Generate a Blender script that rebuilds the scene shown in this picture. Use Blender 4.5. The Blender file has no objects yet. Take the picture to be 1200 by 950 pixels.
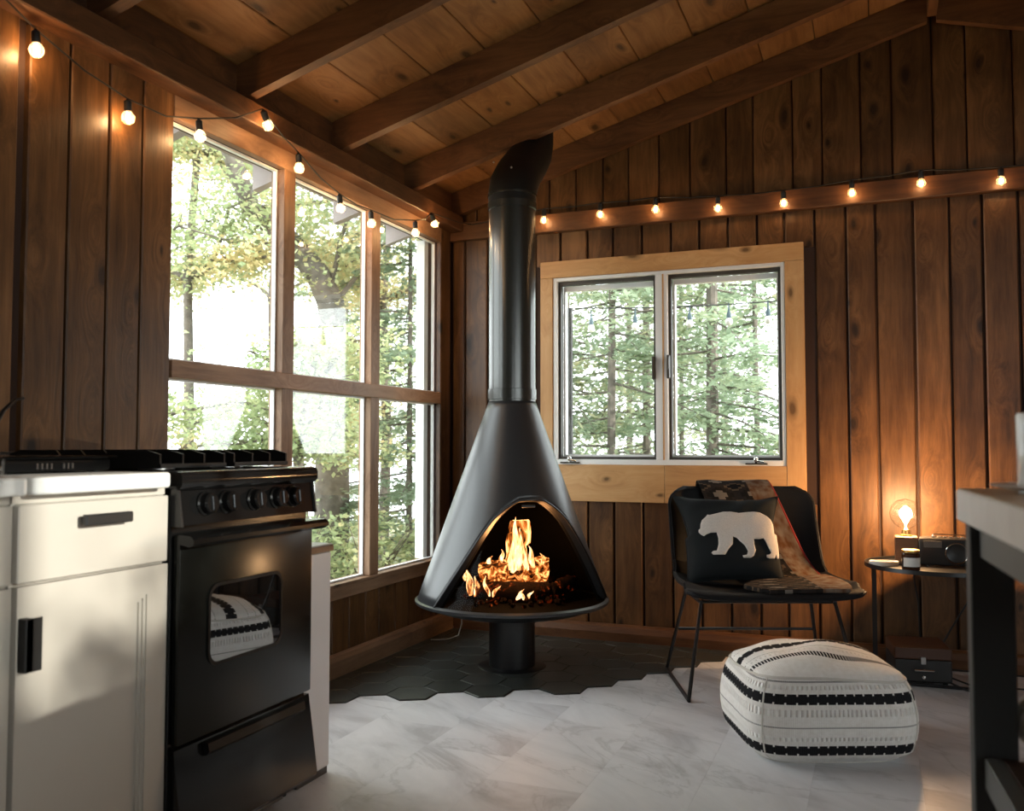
import bpy, bmesh, math, random
import numpy as np
from mathutils import Vector, Matrix
R = math.radians
sc = bpy.context.scene
COL = sc.collection
random.seed(7); rng = np.random.default_rng(7)

# ------------------------------------------------------------------ camera
cam_d = bpy.data.cameras.new('camera'); cam = bpy.data.objects.new('camera', cam_d); COL.objects.link(cam)
yaw, pitch, roll = R(21.888), R(2.586), R(-0.034)
cam.location = (2.1965, -4.5655, 1.0)
cam.rotation_euler = (math.pi/2 + pitch, roll, yaw)
cam_d.sensor_fit = 'HORIZONTAL'; cam_d.sensor_width = 36.0
cam_d.lens = 36.0*1058.74/1200
cam_d.clip_start = .02; cam_d.clip_end = 300
cam_d.dof.use_dof = True; cam_d.dof.focus_distance = 4.0; cam_d.dof.aperture_fstop = 4.0
sc.camera = cam
# ------------------------------------------------------------------ light
sc.view_settings.view_transform = 'Standard'; sc.view_settings.look = 'None'
sc.view_settings.gamma = 1.0; sc.view_settings.exposure = 1.0; sc.view_settings.use_curve_mapping = False
w = bpy.data.worlds.new('overcast'); sc.world = w; w.use_nodes = True
bg = w.node_tree.nodes['Background']; bg.inputs[0].default_value = (.93, .97, 1.0, 1); bg.inputs[1].default_value = 3.6
sd = bpy.data.lights.new('sun', 'SUN'); sun = bpy.data.objects.new('sun', sd); COL.objects.link(sun)
sd.energy = 3.6; sd.angle = R(.6); sd.color = (1.0, .93, .84)
sun.rotation_euler = Vector((-1.0, .10, -.270)).to_track_quat('-Z', 'Y').to_euler()
def portal(name, loc, rot, sx, sy):
    l = bpy.data.lights.new(name, 'AREA'); l.shape = 'RECTANGLE'; l.size = sx; l.size_y = sy; l.cycles.is_portal = True
    o = bpy.data.objects.new(name, l); COL.objects.link(o); o.location = loc; o.rotation_euler = rot
portal('portal_left', (-.06, -1.18, 1.26), (0, R(-90), 0), 1.72, 2.02)
portal('portal_back', (1.20, .11, 1.40), (R(-90), 0, 0), 1.2, 1.0)
portal('portal_right', (5.0, -4.75, 1.50), (0, R(90), 0), 1.45, 3.75)

# ------------------------------------------------------------------ materials
def mat(name):
    m = bpy.data.materials.new(name); m.use_nodes = True
    nt = m.node_tree; b = nt.nodes['Principled BSDF']; return m, nt, b
def N(nt, t, **kw):
    n = nt.nodes.new(t)
    for k, v in kw.items(): setattr(n, k, v)
    return n
def L(nt, a, b): nt.links.new(a, b)
def setc(b, col, rough=.5, metal=0, spec=.5):
    b.inputs['Base Color'].default_value = (*col, 1); b.inputs['Roughness'].default_value = rough
    b.inputs['Metallic'].default_value = metal; b.inputs['Specular IOR Level'].default_value = spec
def ramp(nt, fac, stops, interp='LINEAR'):
    r = N(nt, 'ShaderNodeValToRGB'); r.color_ramp.interpolation = interp
    e = r.color_ramp.elements
    e[0].position, e[0].color = stops[0][0], (*stops[0][1], 1); e[1].position, e[1].color = stops[1][0], (*stops[1][1], 1)
    for p, c in stops[2:]:
        k = e.new(p); k.color = (*c, 1)
    L(nt, fac, r.inputs[0]); return r
def mathn(nt, op, a, b=None, c=None):
    n = N(nt, 'ShaderNodeMath', operation=op)
    for i, v in enumerate((a, b, c)):
        if v is None: continue
        if isinstance(v, (int, float)): n.inputs[i].default_value = v
        else: L(nt, v, n.inputs[i])
    return n.outputs[0]
def mixc(nt, fac, a, b, blend='MIX'):
    n = N(nt, 'ShaderNodeMix', data_type='RGBA', blend_type=blend)
    for s, v in ((n.inputs[0], fac), (n.inputs[6], a), (n.inputs[7], b)):
        if isinstance(v, (int, float)): s.default_value = v
        elif isinstance(v, tuple): s.default_value = (*v, 1)
        else: L(nt, v, s)
    return n.outputs[2]
def bump(nt, b, h, strength=.3, dist=.01):
    n = N(nt, 'ShaderNodeBump'); n.inputs['Strength'].default_value = strength; n.inputs['Distance'].default_value = dist
    L(nt, h, n.inputs['Height']); L(nt, n.outputs[0], b.inputs['Normal'])
def plain(name, col, rough=.5, metal=0, spec=.5, noise=0, nscale=20, bmp=0):
    m, nt, b = mat(name); setc(b, col, rough, metal, spec)
    if noise or bmp:
        g = N(nt, 'ShaderNodeNewGeometry'); n = N(nt, 'ShaderNodeTexNoise'); n.inputs['Scale'].default_value = nscale; n.inputs['Detail'].default_value = 5
        L(nt, g.outputs['Position'], n.inputs['Vector'])
        if noise:
            c2 = tuple(max(0, x*(1-noise)) for x in col); c3 = tuple(min(1, x*(1+noise)) for x in col)
            r = ramp(nt, n.outputs[0], [(.3, c2), (.7, c3)]); L(nt, r.outputs[0], b.inputs['Base Color'])
        if bmp: bump(nt, b, n.outputs[0], bmp, .004)
    return m
def wood(name, axis, dark, mid, light, rough=.42, var=.35, knots=True, bmp=.35, spec=.4):
    m, nt, b = mat(name)
    g = N(nt, 'ShaderNodeNewGeometry'); oi = N(nt, 'ShaderNodeObjectInfo')
    off = N(nt, 'ShaderNodeVectorMath', operation='SCALE'); cx = N(nt, 'ShaderNodeCombineXYZ')
    for i in range(3): L(nt, oi.outputs['Random'], cx.inputs[i])
    L(nt, cx.outputs[0], off.inputs[0]); off.inputs['Scale'].default_value = 37.0
    ad = N(nt, 'ShaderNodeVectorMath', operation='ADD'); L(nt, g.outputs['Position'], ad.inputs[0]); L(nt, off.outputs[0], ad.inputs[1])
    s = [1., 1., 1.]; s[axis] = .09
    st = N(nt, 'ShaderNodeVectorMath', operation='MULTIPLY'); L(nt, ad.outputs[0], st.inputs[0]); st.inputs[1].default_value = s
    # knots
    sx_ = N(nt, 'ShaderNodeSeparateXYZ'); L(nt, ad.outputs[0], sx_.inputs[0]); oth = [i for i in range(3) if i != axis]
    kv = N(nt, 'ShaderNodeCombineXYZ'); L(nt, mathn(nt, 'ADD', sx_.outputs[oth[0]], sx_.outputs[oth[1]]), kv.inputs[0]); L(nt, mathn(nt, 'MULTIPLY', sx_.outputs[axis], .5), kv.inputs[1])
    nz = N(nt, 'ShaderNodeTexNoise'); nz.inputs['Scale'].default_value = 14; L(nt, kv.outputs[0], nz.inputs['Vector'])
    kw2 = N(nt, 'ShaderNodeVectorMath', operation='MULTIPLY_ADD'); L(nt, nz.outputs['Color'], kw2.inputs[0]); kw2.inputs[1].default_value = (.03, .03, .03); L(nt, kv.outputs[0], kw2.inputs[2])
    vo = N(nt, 'ShaderNodeTexVoronoi', voronoi_dimensions='2D'); vo.inputs['Scale'].default_value = 5.5; L(nt, kw2.outputs[0], vo.inputs['Vector'])
    kd = vo.outputs['Distance']
    # grain distorted by knots
    infl = mathn(nt, 'MULTIPLY', mathn(nt, 'POWER', mathn(nt, 'MAXIMUM', mathn(nt, 'SUBTRACT', .5, kd), 0.0), 2.0), .32)
    inf3 = N(nt, 'ShaderNodeCombineXYZ')
    for i in range(3): L(nt, infl, inf3.inputs[i])
    ga = N(nt, 'ShaderNodeVectorMath', operation='ADD'); L(nt, st.outputs[0], ga.inputs[0]); L(nt, inf3.outputs[0], ga.inputs[1])
    n1 = N(nt, 'ShaderNodeTexNoise'); n1.inputs['Scale'].default_value = 38; n1.inputs['Detail'].default_value = 6; n1.inputs['Roughness'].default_value = .65; L(nt, ga.outputs[0], n1.inputs['Vector'])
    n2 = N(nt, 'ShaderNodeTexNoise'); n2.inputs['Scale'].default_value = 7; n2.inputs['Detail'].default_value = 4; L(nt, ga.outputs[0], n2.inputs['Vector'])
    n3 = N(nt, 'ShaderNodeTexNoise'); n3.inputs['Scale'].default_value = 3.0; n3.inputs['Detail'].default_value = 5; L(nt, ad.outputs[0], n3.inputs['Vector'])
    f = mathn(nt, 'ADD', mathn(nt, 'MULTIPLY', n1.outputs[0], .45), mathn(nt, 'ADD', mathn(nt, 'MULTIPLY', n2.outputs[0], .35), mathn(nt, 'MULTIPLY', n3.outputs[0], .35)))
    rp = ramp(nt, f, [(.40, dark), (.74, light), (.56, mid)])
    col = rp.outputs[0]
    hgt = n1.outputs[0]
    if knots:
        gsp = N(nt, 'ShaderNodeSeparateXYZ'); L(nt, vo.outputs['Color'], gsp.inputs[0]); gate = mathn(nt, 'LESS_THAN', gsp.outputs[0], .5)
        kr = ramp(nt, mathn(nt, 'DIVIDE', kd, mathn(nt, 'ADD', mathn(nt, 'MULTIPLY', gsp.outputs[1], .9), .45)), [(.045, (1, 1, 1)), (.15, (0, 0, 0)), (.075, (.6, .6, .6))])
        col = mixc(nt, mathn(nt, 'MULTIPLY', mathn(nt, 'MULTIPLY', kr.outputs[0], gate), .85), col, tuple(x*.22 for x in dark))
    # per board value shift
    hs = N(nt, 'ShaderNodeHueSaturation'); L(nt, col, hs.inputs['Color'])
    L(nt, mathn(nt, 'ADD', mathn(nt, 'MULTIPLY', oi.outputs['Random'], var), 1-var/2), hs.inputs['Value'])
    L(nt, hs.outputs[0], b.inputs['Base Color'])
    b.inputs['Roughness'].default_value = rough; b.inputs['Specular IOR Level'].default_value = spec
    bump(nt, b, hgt, bmp, .003)
    return m
DK, MD, LT = (.032, .013, .004), (.098, .043, .014), (.20, .095, .035)
M = {}
M['board'] = wood('stained_pine_vertical', 2, DK, MD, LT)
M['ceil'] = wood('ceiling_pine', 1, (.12, .048, .015), (.24, .108, .036), (.36, .18, .068), rough=.5)
M['beamx'] = wood('beam_along_x', 0, (.035, .013, .005), (.10, .040, .015), (.18, .078, .03), rough=.5, knots=False)
M['beamy'] = wood('beam_along_y', 1, (.035, .013, .005), (.10, .040, .015), (.18, .078, .03), rough=.5, knots=False)
M['postz'] = wood('post_upright', 2, (.13, .065, .033), (.26, .145, .08), (.38, .23, .135), rough=.5, knots=False)
M['raily'] = wood('rail_along_y', 1, (.13, .065, .033), (.26, .145, .08), (.38, .23, .135), rough=.5)
M['casex'] = wood('pine_casing_x', 0, (.40, .20, .08), (.52, .29, .12), (.62, .38, .18), rough=.4, var=.12, bmp=.12)
M['casez'] = wood('pine_casing_z', 2, (.40, .20, .08), (.52, .29, .12), (.62, .38, .18), rough=.4, var=.12, bmp=.12)
M['backing'] = plain('dark_joint_wood', (.035, .014, .007), .7)
M['white'] = plain('white_vinyl', (.78, .78, .77), .4)
M['soffit'] = plain('painted_soffit', (.42, .36, .35), .7, noise=.15, nscale=6)
M['bronze'] = plain('sash_gasket', (.045, .04, .033), .5)
M['blackm'] = plain('black_metal', (.008, .008, .009), .35)
M['steel'] = plain('brushed_steel', (.6, .6, .6), .28, 1)
M['chrome'] = plain('chrome', (.8, .8, .8), .1, 1)
M['cord'] = plain('black_cord', (.006, .006, .006), .5)
M['palecord'] = plain('pale_cord', (.28, .27, .25), .5)
M['brass'] = plain('brass', (.55, .35, .12), .3, 1)
def glassmat(name, tint=(1, 1, 1), refl=1.0, rough=0.0):
    m = bpy.data.materials.new(name); m.use_nodes = True; nt = m.node_tree; nt.nodes.clear()
    o = N(nt, 'ShaderNodeOutputMaterial'); mx = N(nt, 'ShaderNodeMixShader'); t = N(nt, 'ShaderNodeBsdfTransparent'); g = N(nt, 'ShaderNodeBsdfGlossy')
    t.inputs[0].default_value = (*tint, 1); g.inputs['Roughness'].default_value = rough
    ge = N(nt, 'ShaderNodeNewGeometry'); dt = N(nt, 'ShaderNodeVectorMath', operation='DOT_PRODUCT'); L(nt, ge.outputs['Incoming'], dt.inputs[0]); L(nt, ge.outputs['Normal'], dt.inputs[1])
    c5 = mathn(nt, 'POWER', mathn(nt, 'SUBTRACT', 1.0, mathn(nt, 'ABSOLUTE', dt.outputs['Value'])), 5.0)
    L(nt, mathn(nt, 'MULTIPLY', mathn(nt, 'ADD', mathn(nt, 'MULTIPLY', c5, .96), .04), refl), mx.inputs[0]); L(nt, t.outputs[0], mx.inputs[1]); L(nt, g.outputs[0], mx.inputs[2]); L(nt, mx.outputs[0], o.inputs[0])
    return m
M['pane'] = glassmat('window_glass', (.96, .98, .97), 1.3)
M['clearglass'] = glassmat('clear_glass', (.97, .96, .94), 1.3)
M['bulbglass'] = glassmat('bulb_glass', (.97, .95, .92), 1.3)
_nt = M['bulbglass'].node_tree; _o = [n for n in _nt.nodes if n.type == 'OUTPUT_MATERIAL'][0]; _m = N(_nt, 'ShaderNodeMixShader'); _m.inputs[0].default_value = .08
_t = N(_nt, 'ShaderNodeBsdfTranslucent'); _t.inputs[0].default_value = (.95, .9, .8, 1); _src = _o.inputs[0].links[0].from_socket
L(_nt, _src, _m.inputs[1]); L(_nt, _t.outputs[0], _m.inputs[2]); L(_nt, _m.outputs[0], _o.inputs[0])
M['fireglass'] = glassmat('smoked_fire_glass', (.42, .40, .37), .08, .02)
def emit(name, col, s):
    m = bpy.data.materials.new(name); m.use_nodes = True; nt = m.node_tree; nt.nodes.clear()
    o = N(nt, 'ShaderNodeOutputMaterial'); e = N(nt, 'ShaderNodeEmission'); e.inputs[0].default_value = (*col, 1); e.inputs[1].default_value = s
    L(nt, e.outputs[0], o.inputs[0]); return m
M['filament'] = emit('filament', (1.0, .55, .22), 28)
M['bigfilament'] = emit('lamp_filament', (1.0, .62, .30), 45)

# ------------------------------------------------------------------ mesh helpers
class MB:
    def __init__(s): s.v = []; s.f = []; s.mi = []; s.uv = {}
    def add(s, vs, fs, mi=0):
        o = len(s.v); s.v += [tuple(v) for v in vs]
        for f in fs: s.f.append(tuple(i+o for i in f)); s.mi.append(mi)
        return s
    def box(s, x0, x1, y0, y1, z0, z1, c=0, mi=0):
        """box, with its upright/long edges chamfered when c > 0 (via bmesh bevel)"""
        v = [(x0, y0, z0), (x1, y0, z0), (x1, y1, z0), (x0, y1, z0), (x0, y0, z1), (x1, y0, z1), (x1, y1, z1), (x0, y1, z1)]
        f = [(0, 3, 2, 1), (4, 5, 6, 7), (0, 1, 5, 4), (1, 2, 6, 5), (2, 3, 7, 6), (3, 0, 4, 7)]
        if c <= 0: return s.add(v, f, mi)
        bm = bmesh.new(); bv = [bm.verts.new(p) for p in v]
        for q in f: bm.faces.new([bv[i] for i in q])
        bmesh.ops.bevel(bm, geom=bm.edges[:], offset=c, segments=2 if c > .004 else 1, affect='EDGES', profile=.5)
        bm.verts.ensure_lookup_table(); bm.verts.index_update()
        s.add([p.co[:] for p in bm.verts], [[q.index for q in fc.verts] for fc in bm.faces], mi); bm.free(); return s
    def prism(s, pts, a, b, axis=2, mi=0):
        """closed 2D outline extruded along an axis from a to b"""
        n = len(pts)
        def P(p, t):
            if axis == 2: return (p[0], p[1], t)
            if axis == 1: return (p[0], t, p[1])
            return (t, p[0], p[1])
        v = [P(p, a) for p in pts]+[P(p, b) for p in pts]
        f = [tuple(range(n))[::-1], tuple(range(n, 2*n))]+[(i, (i+1) % n, n+(i+1) % n, n+i) for i in range(n)]
        return s.add(v, f, mi)
    def lathe(s, prof, c=(0, 0, 0), n=32, axis=2, cap=False, mi=0, a0=0, a1=2*math.pi):
        full = abs(a1-a0-2*math.pi) < 1e-6; cols = n if full else n+1
        v = []
        for (r, h) in prof:
            for k in range(cols):
                a = a0+(a1-a0)*k/n; p = (r*math.cos(a), r*math.sin(a), h)
                if axis == 0: p = (p[2], p[0], p[1])
                if axis == 1: p = (p[1], p[2], p[0])
                v.append((p[0]+c[0], p[1]+c[1], p[2]+c[2]))
        f = []
        for i in range(len(prof)-1):
            for k in range(n):
                k2 = (k+1) % cols
                f.append((i*cols+k, i*cols+k2, (i+1)*cols+k2, (i+1)*cols+k))
        if cap:
            f.append(tuple(range(cols))[::-1]); f.append(tuple(range((len(prof)-1)*cols, len(prof)*cols)))
        return s.add(v, f, mi)
    def cyl(s, c, r, h, n=20, axis=2, mi=0, r2=None): return s.lathe([(r, 0), (r if r2 is None else r2, h)], c, n, axis, True, mi)
    def ball(s, c, r, n=16, m=10, sz=1., mi=0):
        return s.lathe([(max(1e-4, r*math.sin(math.pi*i/m)), -r*sz*math.cos(math.pi*i/m)) for i in range(m+1)], c, n, 2, False, mi)
    def tube(s, pts, r, n=8, closed=False, mi=0):
        P = [Vector(p) for p in pts]; m = len(P); rr = r if hasattr(r, '__len__') else [r]*m
        v = []; up = None
        for i in range(m):
            a = P[(i-1) % m] if (closed or i > 0) else P[i]; b = P[(i+1) % m] if (closed or i < m-1) else P[i]
            t = (b-a).normalized()
            if up is None: up = Vector((0, 0, 1)) if abs(t.z) < .9 else Vector((1, 0, 0))
            x = t.cross(up)
            if x.length < 1e-5: x = t.cross(Vector((0, 1, .1)))
            x.normalize(); y = x.cross(t).normalized(); up = y
            for k in range(n):
                an = 2*math.pi*k/n; v.append(P[i]+(x*math.cos(an)+y*math.sin(an))*rr[i])
        f = []
        for i in range(m if closed else m-1):
            for k in range(n):
                j = (i+1) % m; f.append((i*n+k, i*n+(k+1) % n, j*n+(k+1) % n, j*n+k))
        if not closed: f.append(tuple(range(n))[::-1]); f.append(tuple(range((m-1)*n, m*n)))
        return s.add(v, f, mi)
    def grid(s, fn, nu, nv, closed_u=False, mi=0):
        v = [fn(i/(nu if closed_u else nu-1), j/(nv-1)) for j in range(nv) for i in range(nu)]
        f = []
        for j in range(nv-1):
            for i in range(nu if closed_u else nu-1):
                i2 = (i+1) % nu; f.append((j*nu+i, j*nu+i2, (j+1)*nu+i2, (j+1)*nu+i))
        return s.add(v, f, mi)
    def mesh(s, name, mats, smooth=True, angle=38):
        me = bpy.data.meshes.new(name); me.from_pydata(s.v, [], s.f)
        for m_ in (mats if isinstance(mats, (list, tuple)) else [mats]): me.materials.append(m_)
        if len(set(s.mi)) > 1: me.polygons.foreach_set('material_index', s.mi)
        if smooth:
            me.polygons.foreach_set('use_smooth', [True]*len(me.polygons)); me.set_sharp_from_angle(angle=R(angle))
        me.update(); return me
    def build(s, name, mats, parent=None, smooth=True, angle=38):
        o = bpy.data.objects.new(name, s.mesh(name, mats, smooth, angle)); COL.objects.link(o)
        if parent is not None: o.parent = parent
        return o
def tag(o, label=None, cat=None, group=None, kind=None):
    for k, v in (('label', label), ('category', cat), ('group', group), ('kind', kind)):
        if v: o[k] = v
    return o
def empty(name, loc=(0, 0, 0), rz=0, label=None, cat=None, group=None, kind=None):
    o = bpy.data.objects.new(name, None); COL.objects.link(o); o.location = loc; o.rotation_euler = (0, 0, rz); o.empty_display_size = .1
    return tag(o, label, cat, group, kind)
def fixn(o):
    bm = bmesh.new(); bm.from_mesh(o.data); bmesh.ops.recalc_face_normals(bm, faces=bm.faces[:]); bm.to_mesh(o.data); bm.free(); return o
def solid(o, t, off=0):
    m = o.modifiers.new('thickness', 'SOLIDIFY'); m.thickness = t; m.offset = off; return o
def rrect(x0, x1, y0, y1, r, n=6):
    pts = []
    for cx, cy, a in ((x1-r, y1-r, 0), (x0+r, y1-r, 90), (x0+r, y0+r, 180), (x1-r, y0+r, 270)):
        for k in range(n+1):
            t = R(a+90*k/n); pts.append((cx+r*math.cos(t), cy+r*math.sin(t)))
    return pts
def board_mesh(mb, a0, a1, z0, z1a, z1b, t0, t1, plane, c=.004):
    """upright board: a along the wall, t through the wall; the room side (t1) has chamfered edges; the top may slope"""
    s = 1 if t1 > t0 else -1
    pr = [(a0, t0), (a1, t0), (a1, t1-s*c), (a1-c, t1), (a0+c, t1), (a0, t1-s*c)]
    v = []
    for lev in (0, 1):
        for (a, t) in pr:
            z = z0 if lev == 0 else z1a+(z1b-z1a)*(a-a0)/(a1-a0)
            v.append((a, t, z) if plane == 'y' else (t, a, z))
    n = 6
    mb.add(v, [tuple(range(n))[::-1], tuple(range(n, 2*n))]+[(i, (i+1) % n, n+(i+1) % n, n+i) for i in range(n)])
    return mb

# ================================================================== THE SETTING
RX = 4.94; RY = -7.0                      # room is 4.94 wide, 7 deep; corner at the origin
SL = .284; RB = 2.27; DECK = 2.41         # roof slope, rafter underside and deck underside at x = 0
XR = RX/2
def roofz(x, base): return base+SL*min(x, RX-x)
# --- floor
floor = tag(MB().box(-.1, RX+.1, RY-.1, .1, -.12, -.006).build('floor', plain('floor_bed', (.3, .3, .3), .8)), kind='structure')
def floormat():
    m, nt, b = mat('marbled_vinyl_tile')
    g = N(nt, 'ShaderNodeNewGeometry'); oi = N(nt, 'ShaderNodeObjectInfo'); cx = N(nt, 'ShaderNodeCombineXYZ')
    for i in range(2): L(nt, oi.outputs['Random'], cx.inputs[i])
    ad = N(nt, 'ShaderNodeVectorMath', operation='MULTIPLY_ADD'); L(nt, cx.outputs[0], ad.inputs[0]); ad.inputs[1].default_value = (9, 5, 0); L(nt, g.outputs['Position'], ad.inputs[2])
    rt = N(nt, 'ShaderNodeVectorRotate', rotation_type='Z_AXIS'); rt.inputs['Angle'].default_value = R(35); L(nt, ad.outputs[0], rt.inputs['Vector'])
    stc = N(nt, 'ShaderNodeVectorMath', operation='MULTIPLY'); L(nt, rt.outputs[0], stc.inputs[0]); stc.inputs[1].default_value = (.45, 1.1, 1)
    n1 = N(nt, 'ShaderNodeTexNoise'); n1.inputs['Scale'].default_value = 3.2; n1.inputs['Detail'].default_value = 8; n1.inputs['Roughness'].default_value = .62; n1.inputs['Distortion'].default_value = .8
    L(nt, stc.outputs[0], n1.inputs['Vector'])
    n2 = N(nt, 'ShaderNodeTexNoise'); n2.inputs['Scale'].default_value = 2.1; n2.inputs['Detail'].default_value = 9; n2.inputs['Roughness'].default_value = .6; n2.inputs['Distortion'].default_value = 1.2
    L(nt, stc.outputs[0], n2.inputs['Vector'])
    c = ramp(nt, n1.outputs[0], [(.33, (.40, .40, .42)), (.62, (.66, .665, .69)), (.47, (.57, .575, .60))]).outputs[0]
    vein = mathn(nt, 'ABSOLUTE', mathn(nt, 'SUBTRACT', n2.outputs[0], .52))
    vr = ramp(nt, vein, [(.0, (1, 1, 1)), (.018, (0, 0, 0))])
    c = mixc(nt, mathn(nt, 'MULTIPLY', vr.outputs[0], .38), c, (.30, .30, .31))
    hs = N(nt, 'ShaderNodeHueSaturation'); L(nt, c, hs.inputs['Color']); L(nt, mathn(nt, 'ADD', mathn(nt, 'MULTIPLY', oi.outputs['Random'], .07), .96), hs.inputs['Value'])
    L(nt, hs.outputs[0], b.inputs['Base Color']); b.inputs['Roughness'].default_value = .45; b.inputs['Specular IOR Level'].default_value = .4
    return m
M['floor'] = floormat()
TW, TL = .305, .61
tm = MB().box(0, TW-.0005, 0, TL-.0005, -.006, 0).mesh('floor_tile', M['floor'], smooth=False)
for i in range(17):
    x = 1.70+TW*(i-6)
    if x < 0 or x+TW > RX+.2: continue
    off = (i % 3)*TL/3
    for k in range(13):
        y = -1.82-off-TL*(k-4)
        if y > -.25 or y < RY: continue
        o = bpy.data.objects.new('floor_tile', tm); COL.objects.link(o); o.location = (x, y, 0); o.parent = floor
# hexagonal hearth tiles in the corner
M['hex'] = plain('dark_slate_tile', (.034, .038, .034), .32, noise=.25, nscale=9, bmp=.06)
M['grout'] = plain('dark_grout', (.012, .013, .012), .9)
HS = .1035; HW = HS*math.sqrt(3)
def hexring(r, a0=30): return [(r*math.cos(R(a0+60*k)), r*math.sin(R(a0+60*k))) for k in range(6)]
hm = MB(); h0, h1, h2 = hexring(HS-.0012), hexring(HS-.0012), hexring(HS-.0042)
hv = [(x, y, 0.0) for x, y in h0]+[(x, y, .004) for x, y in h1]+[(x, y, .006) for x, y in h2]
hm.add(hv, [(i, (i+1) % 6, 6+(i+1) % 6, 6+i) for i in range(6)]+[(6+i, 6+(i+1) % 6, 12+(i+1) % 6, 12+i) for i in range(6)]+[tuple(range(12, 18)), tuple(range(6))[::-1]])
hmesh = hm.mesh('hexagonal_tile', M['hex'], smooth=False)
edge = [.267, .536, .805, 1.073, 1.162, 1.25, 1.34, 1.43, 1.52, 1.61]
gb = MB()
for j, e in enumerate(edge):
    y = -1.444+1.5*HS*j; x = e-HW/2
    while x > -HW*.4:
        gb.prism([(x+a, y+b_) for a, b_ in hexring(HS)], 0.0003, .003)
        o = bpy.data.objects.new('hexagonal_tile', hmesh); COL.objects.link(o); o.location = (x, y, .0002); o.parent = floor
        x -= HW
gb.build('hearth_grout', M['grout'], floor, smooth=False)

# --- left wall: window opening y -2.19..-.17, z .40...2.12
wl = MB()
for a in ((-7.0, -2.19, 0, 2.42), (-.17, .1, 0, 2.42), (-2.19, -.17, 0, .36), (-2.19, -.17, 2.125, 2.42)): wl.box(-.09, -.014, a[0], a[1], a[2], a[3])
wall_left = tag(wl.build('wall_left', M['backing'], smooth=False), kind='structure')
def vboard(parent, plane, a0, a1, z0, z1a, z1b, t0, t1, m='board', c=.004):
    return board_mesh(MB(), a0, a1, z0, z1a, z1b, t0, t1, plane, c).build('board', M[m], parent, smooth=False)
ys = [-2.189, -2.329, -2.468, -2.616, -2.769]
while ys[-1] > -6.95: ys.append(ys[-1]-random.choice([.14, .15, .155, .148]))
for i in range(len(ys)-1):
    g = .006 if i != 3 else .020
    a1, a0 = ys[i]-(.004 if i != 4 else .02), ys[i+1]+g/1.3
    vboard(wall_left, 'x', a0, a1, .0, 2.19, 2.19, -.014, .008)
yb = [-2.189, -2.04, -1.92, -1.77, -1.63, -1.49, -1.34, -1.20, -1.061, -.923, -.80, -.644, -.505, -.36, -.20, -.05]
for i in range(len(yb)-1): vboard(wall_left, 'x', yb[i]+.003, yb[i+1]-.003, .0, .335, .335, -.014, .006)
vboard(wall_left, 'x', -.168, -.052, .335, 2.19, 2.19, -.014, .012)
MB().box(-.02, .012, -2.195, -.165, 2.115, 2.192, .002).build('header_board', M['raily'], wall_left, smooth=False)
MB().box(-.02, .016, -2.195, -.16, .333, .398, .002).build('apron_board', M['raily'], wall_left, smooth=False)
# --- back wall: window opening x .605..1.798, z .905..1.90
wb = MB()
wb.box(-.09, .605, .016, .1, 0, 2.42); wb.box(1.798, RX+.09, .016, .1, 0, 2.42); wb.box(.605, 1.798, .016, .1, 0, .905); wb.box(.605, 1.798, .016, .1, 1.90, 2.42)
wb.prism([(-.09, 2.42), (RX+.09, 2.42), (RX+.09, 2.44), (XR, roofz(XR, DECK)+.02), (-.09, 2.44)], .016, .1, axis=1)
wall_back = tag(wb.build('wall_back', M['backing'], smooth=False), kind='structure')
xb = [.0, .081, .22, .36, .50, .645, .794, .936, 1.089, 1.242, 1.385, 1.53, 1.67, 1.80, 1.941, 2.083, 2.214, 2.378, 2.53, 2.665, 2.81]
while xb[-1] < RX-.1: xb.append(min(RX, xb[-1]+random.choice([.14, .15, .13])))
for i in range(len(xb)-1):
    a0, a1 = xb[i]+.004, xb[i+1]-.0075
    th = -.004 if i % 2 else .000
    if a1 < .52 or a0 > 1.90: vboard(wall_back, 'y', a0, a1, 0, 2.15, 2.15, .016, th, c=.005)
    else:
        vboard(wall_back, 'y', a0, a1, 0, .74 if a1 < 1.79 else .72, .74 if a1 < 1.79 else .72, .016, th, c=.005)
        vboard(wall_back, 'y', a0, a1, 1.97, 2.15, 2.15, .016, th, c=.005)
for (a0, a1) in ((.535, .604), (1.80, 1.885)): vboard(wall_back, 'y', a0, a1, .70, 2.0, 2.0, .016, .006, c=.002)
xu = [.0, .15, .29, .44, .58, .73, .88, 1.02, 1.18, 1.342, 1.522, 1.656, 1.843, 1.981, 2.155, 2.294, 2.469, 2.61, 2.799]
while xu[-1] < RX-.1: xu.append(min(RX, xu[-1]+random.choice([.14, .16, .13])))
for i in range(len(xu)-1):
    a0, a1 = xu[i]+.003, xu[i+1]-.004
    za, zb = roofz(a0, DECK-.01), roofz(a1, DECK-.01)
    vboard(wall_back, 'y', a0, a1, 2.15, za, zb, .016, -.002 if i % 2 else .002)
MB().box(.0, RX, -.05, -.003, 2.145, 2.245, .004).build('ledger_beam', M['beamx'], wall_back, smooth=False)
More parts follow.
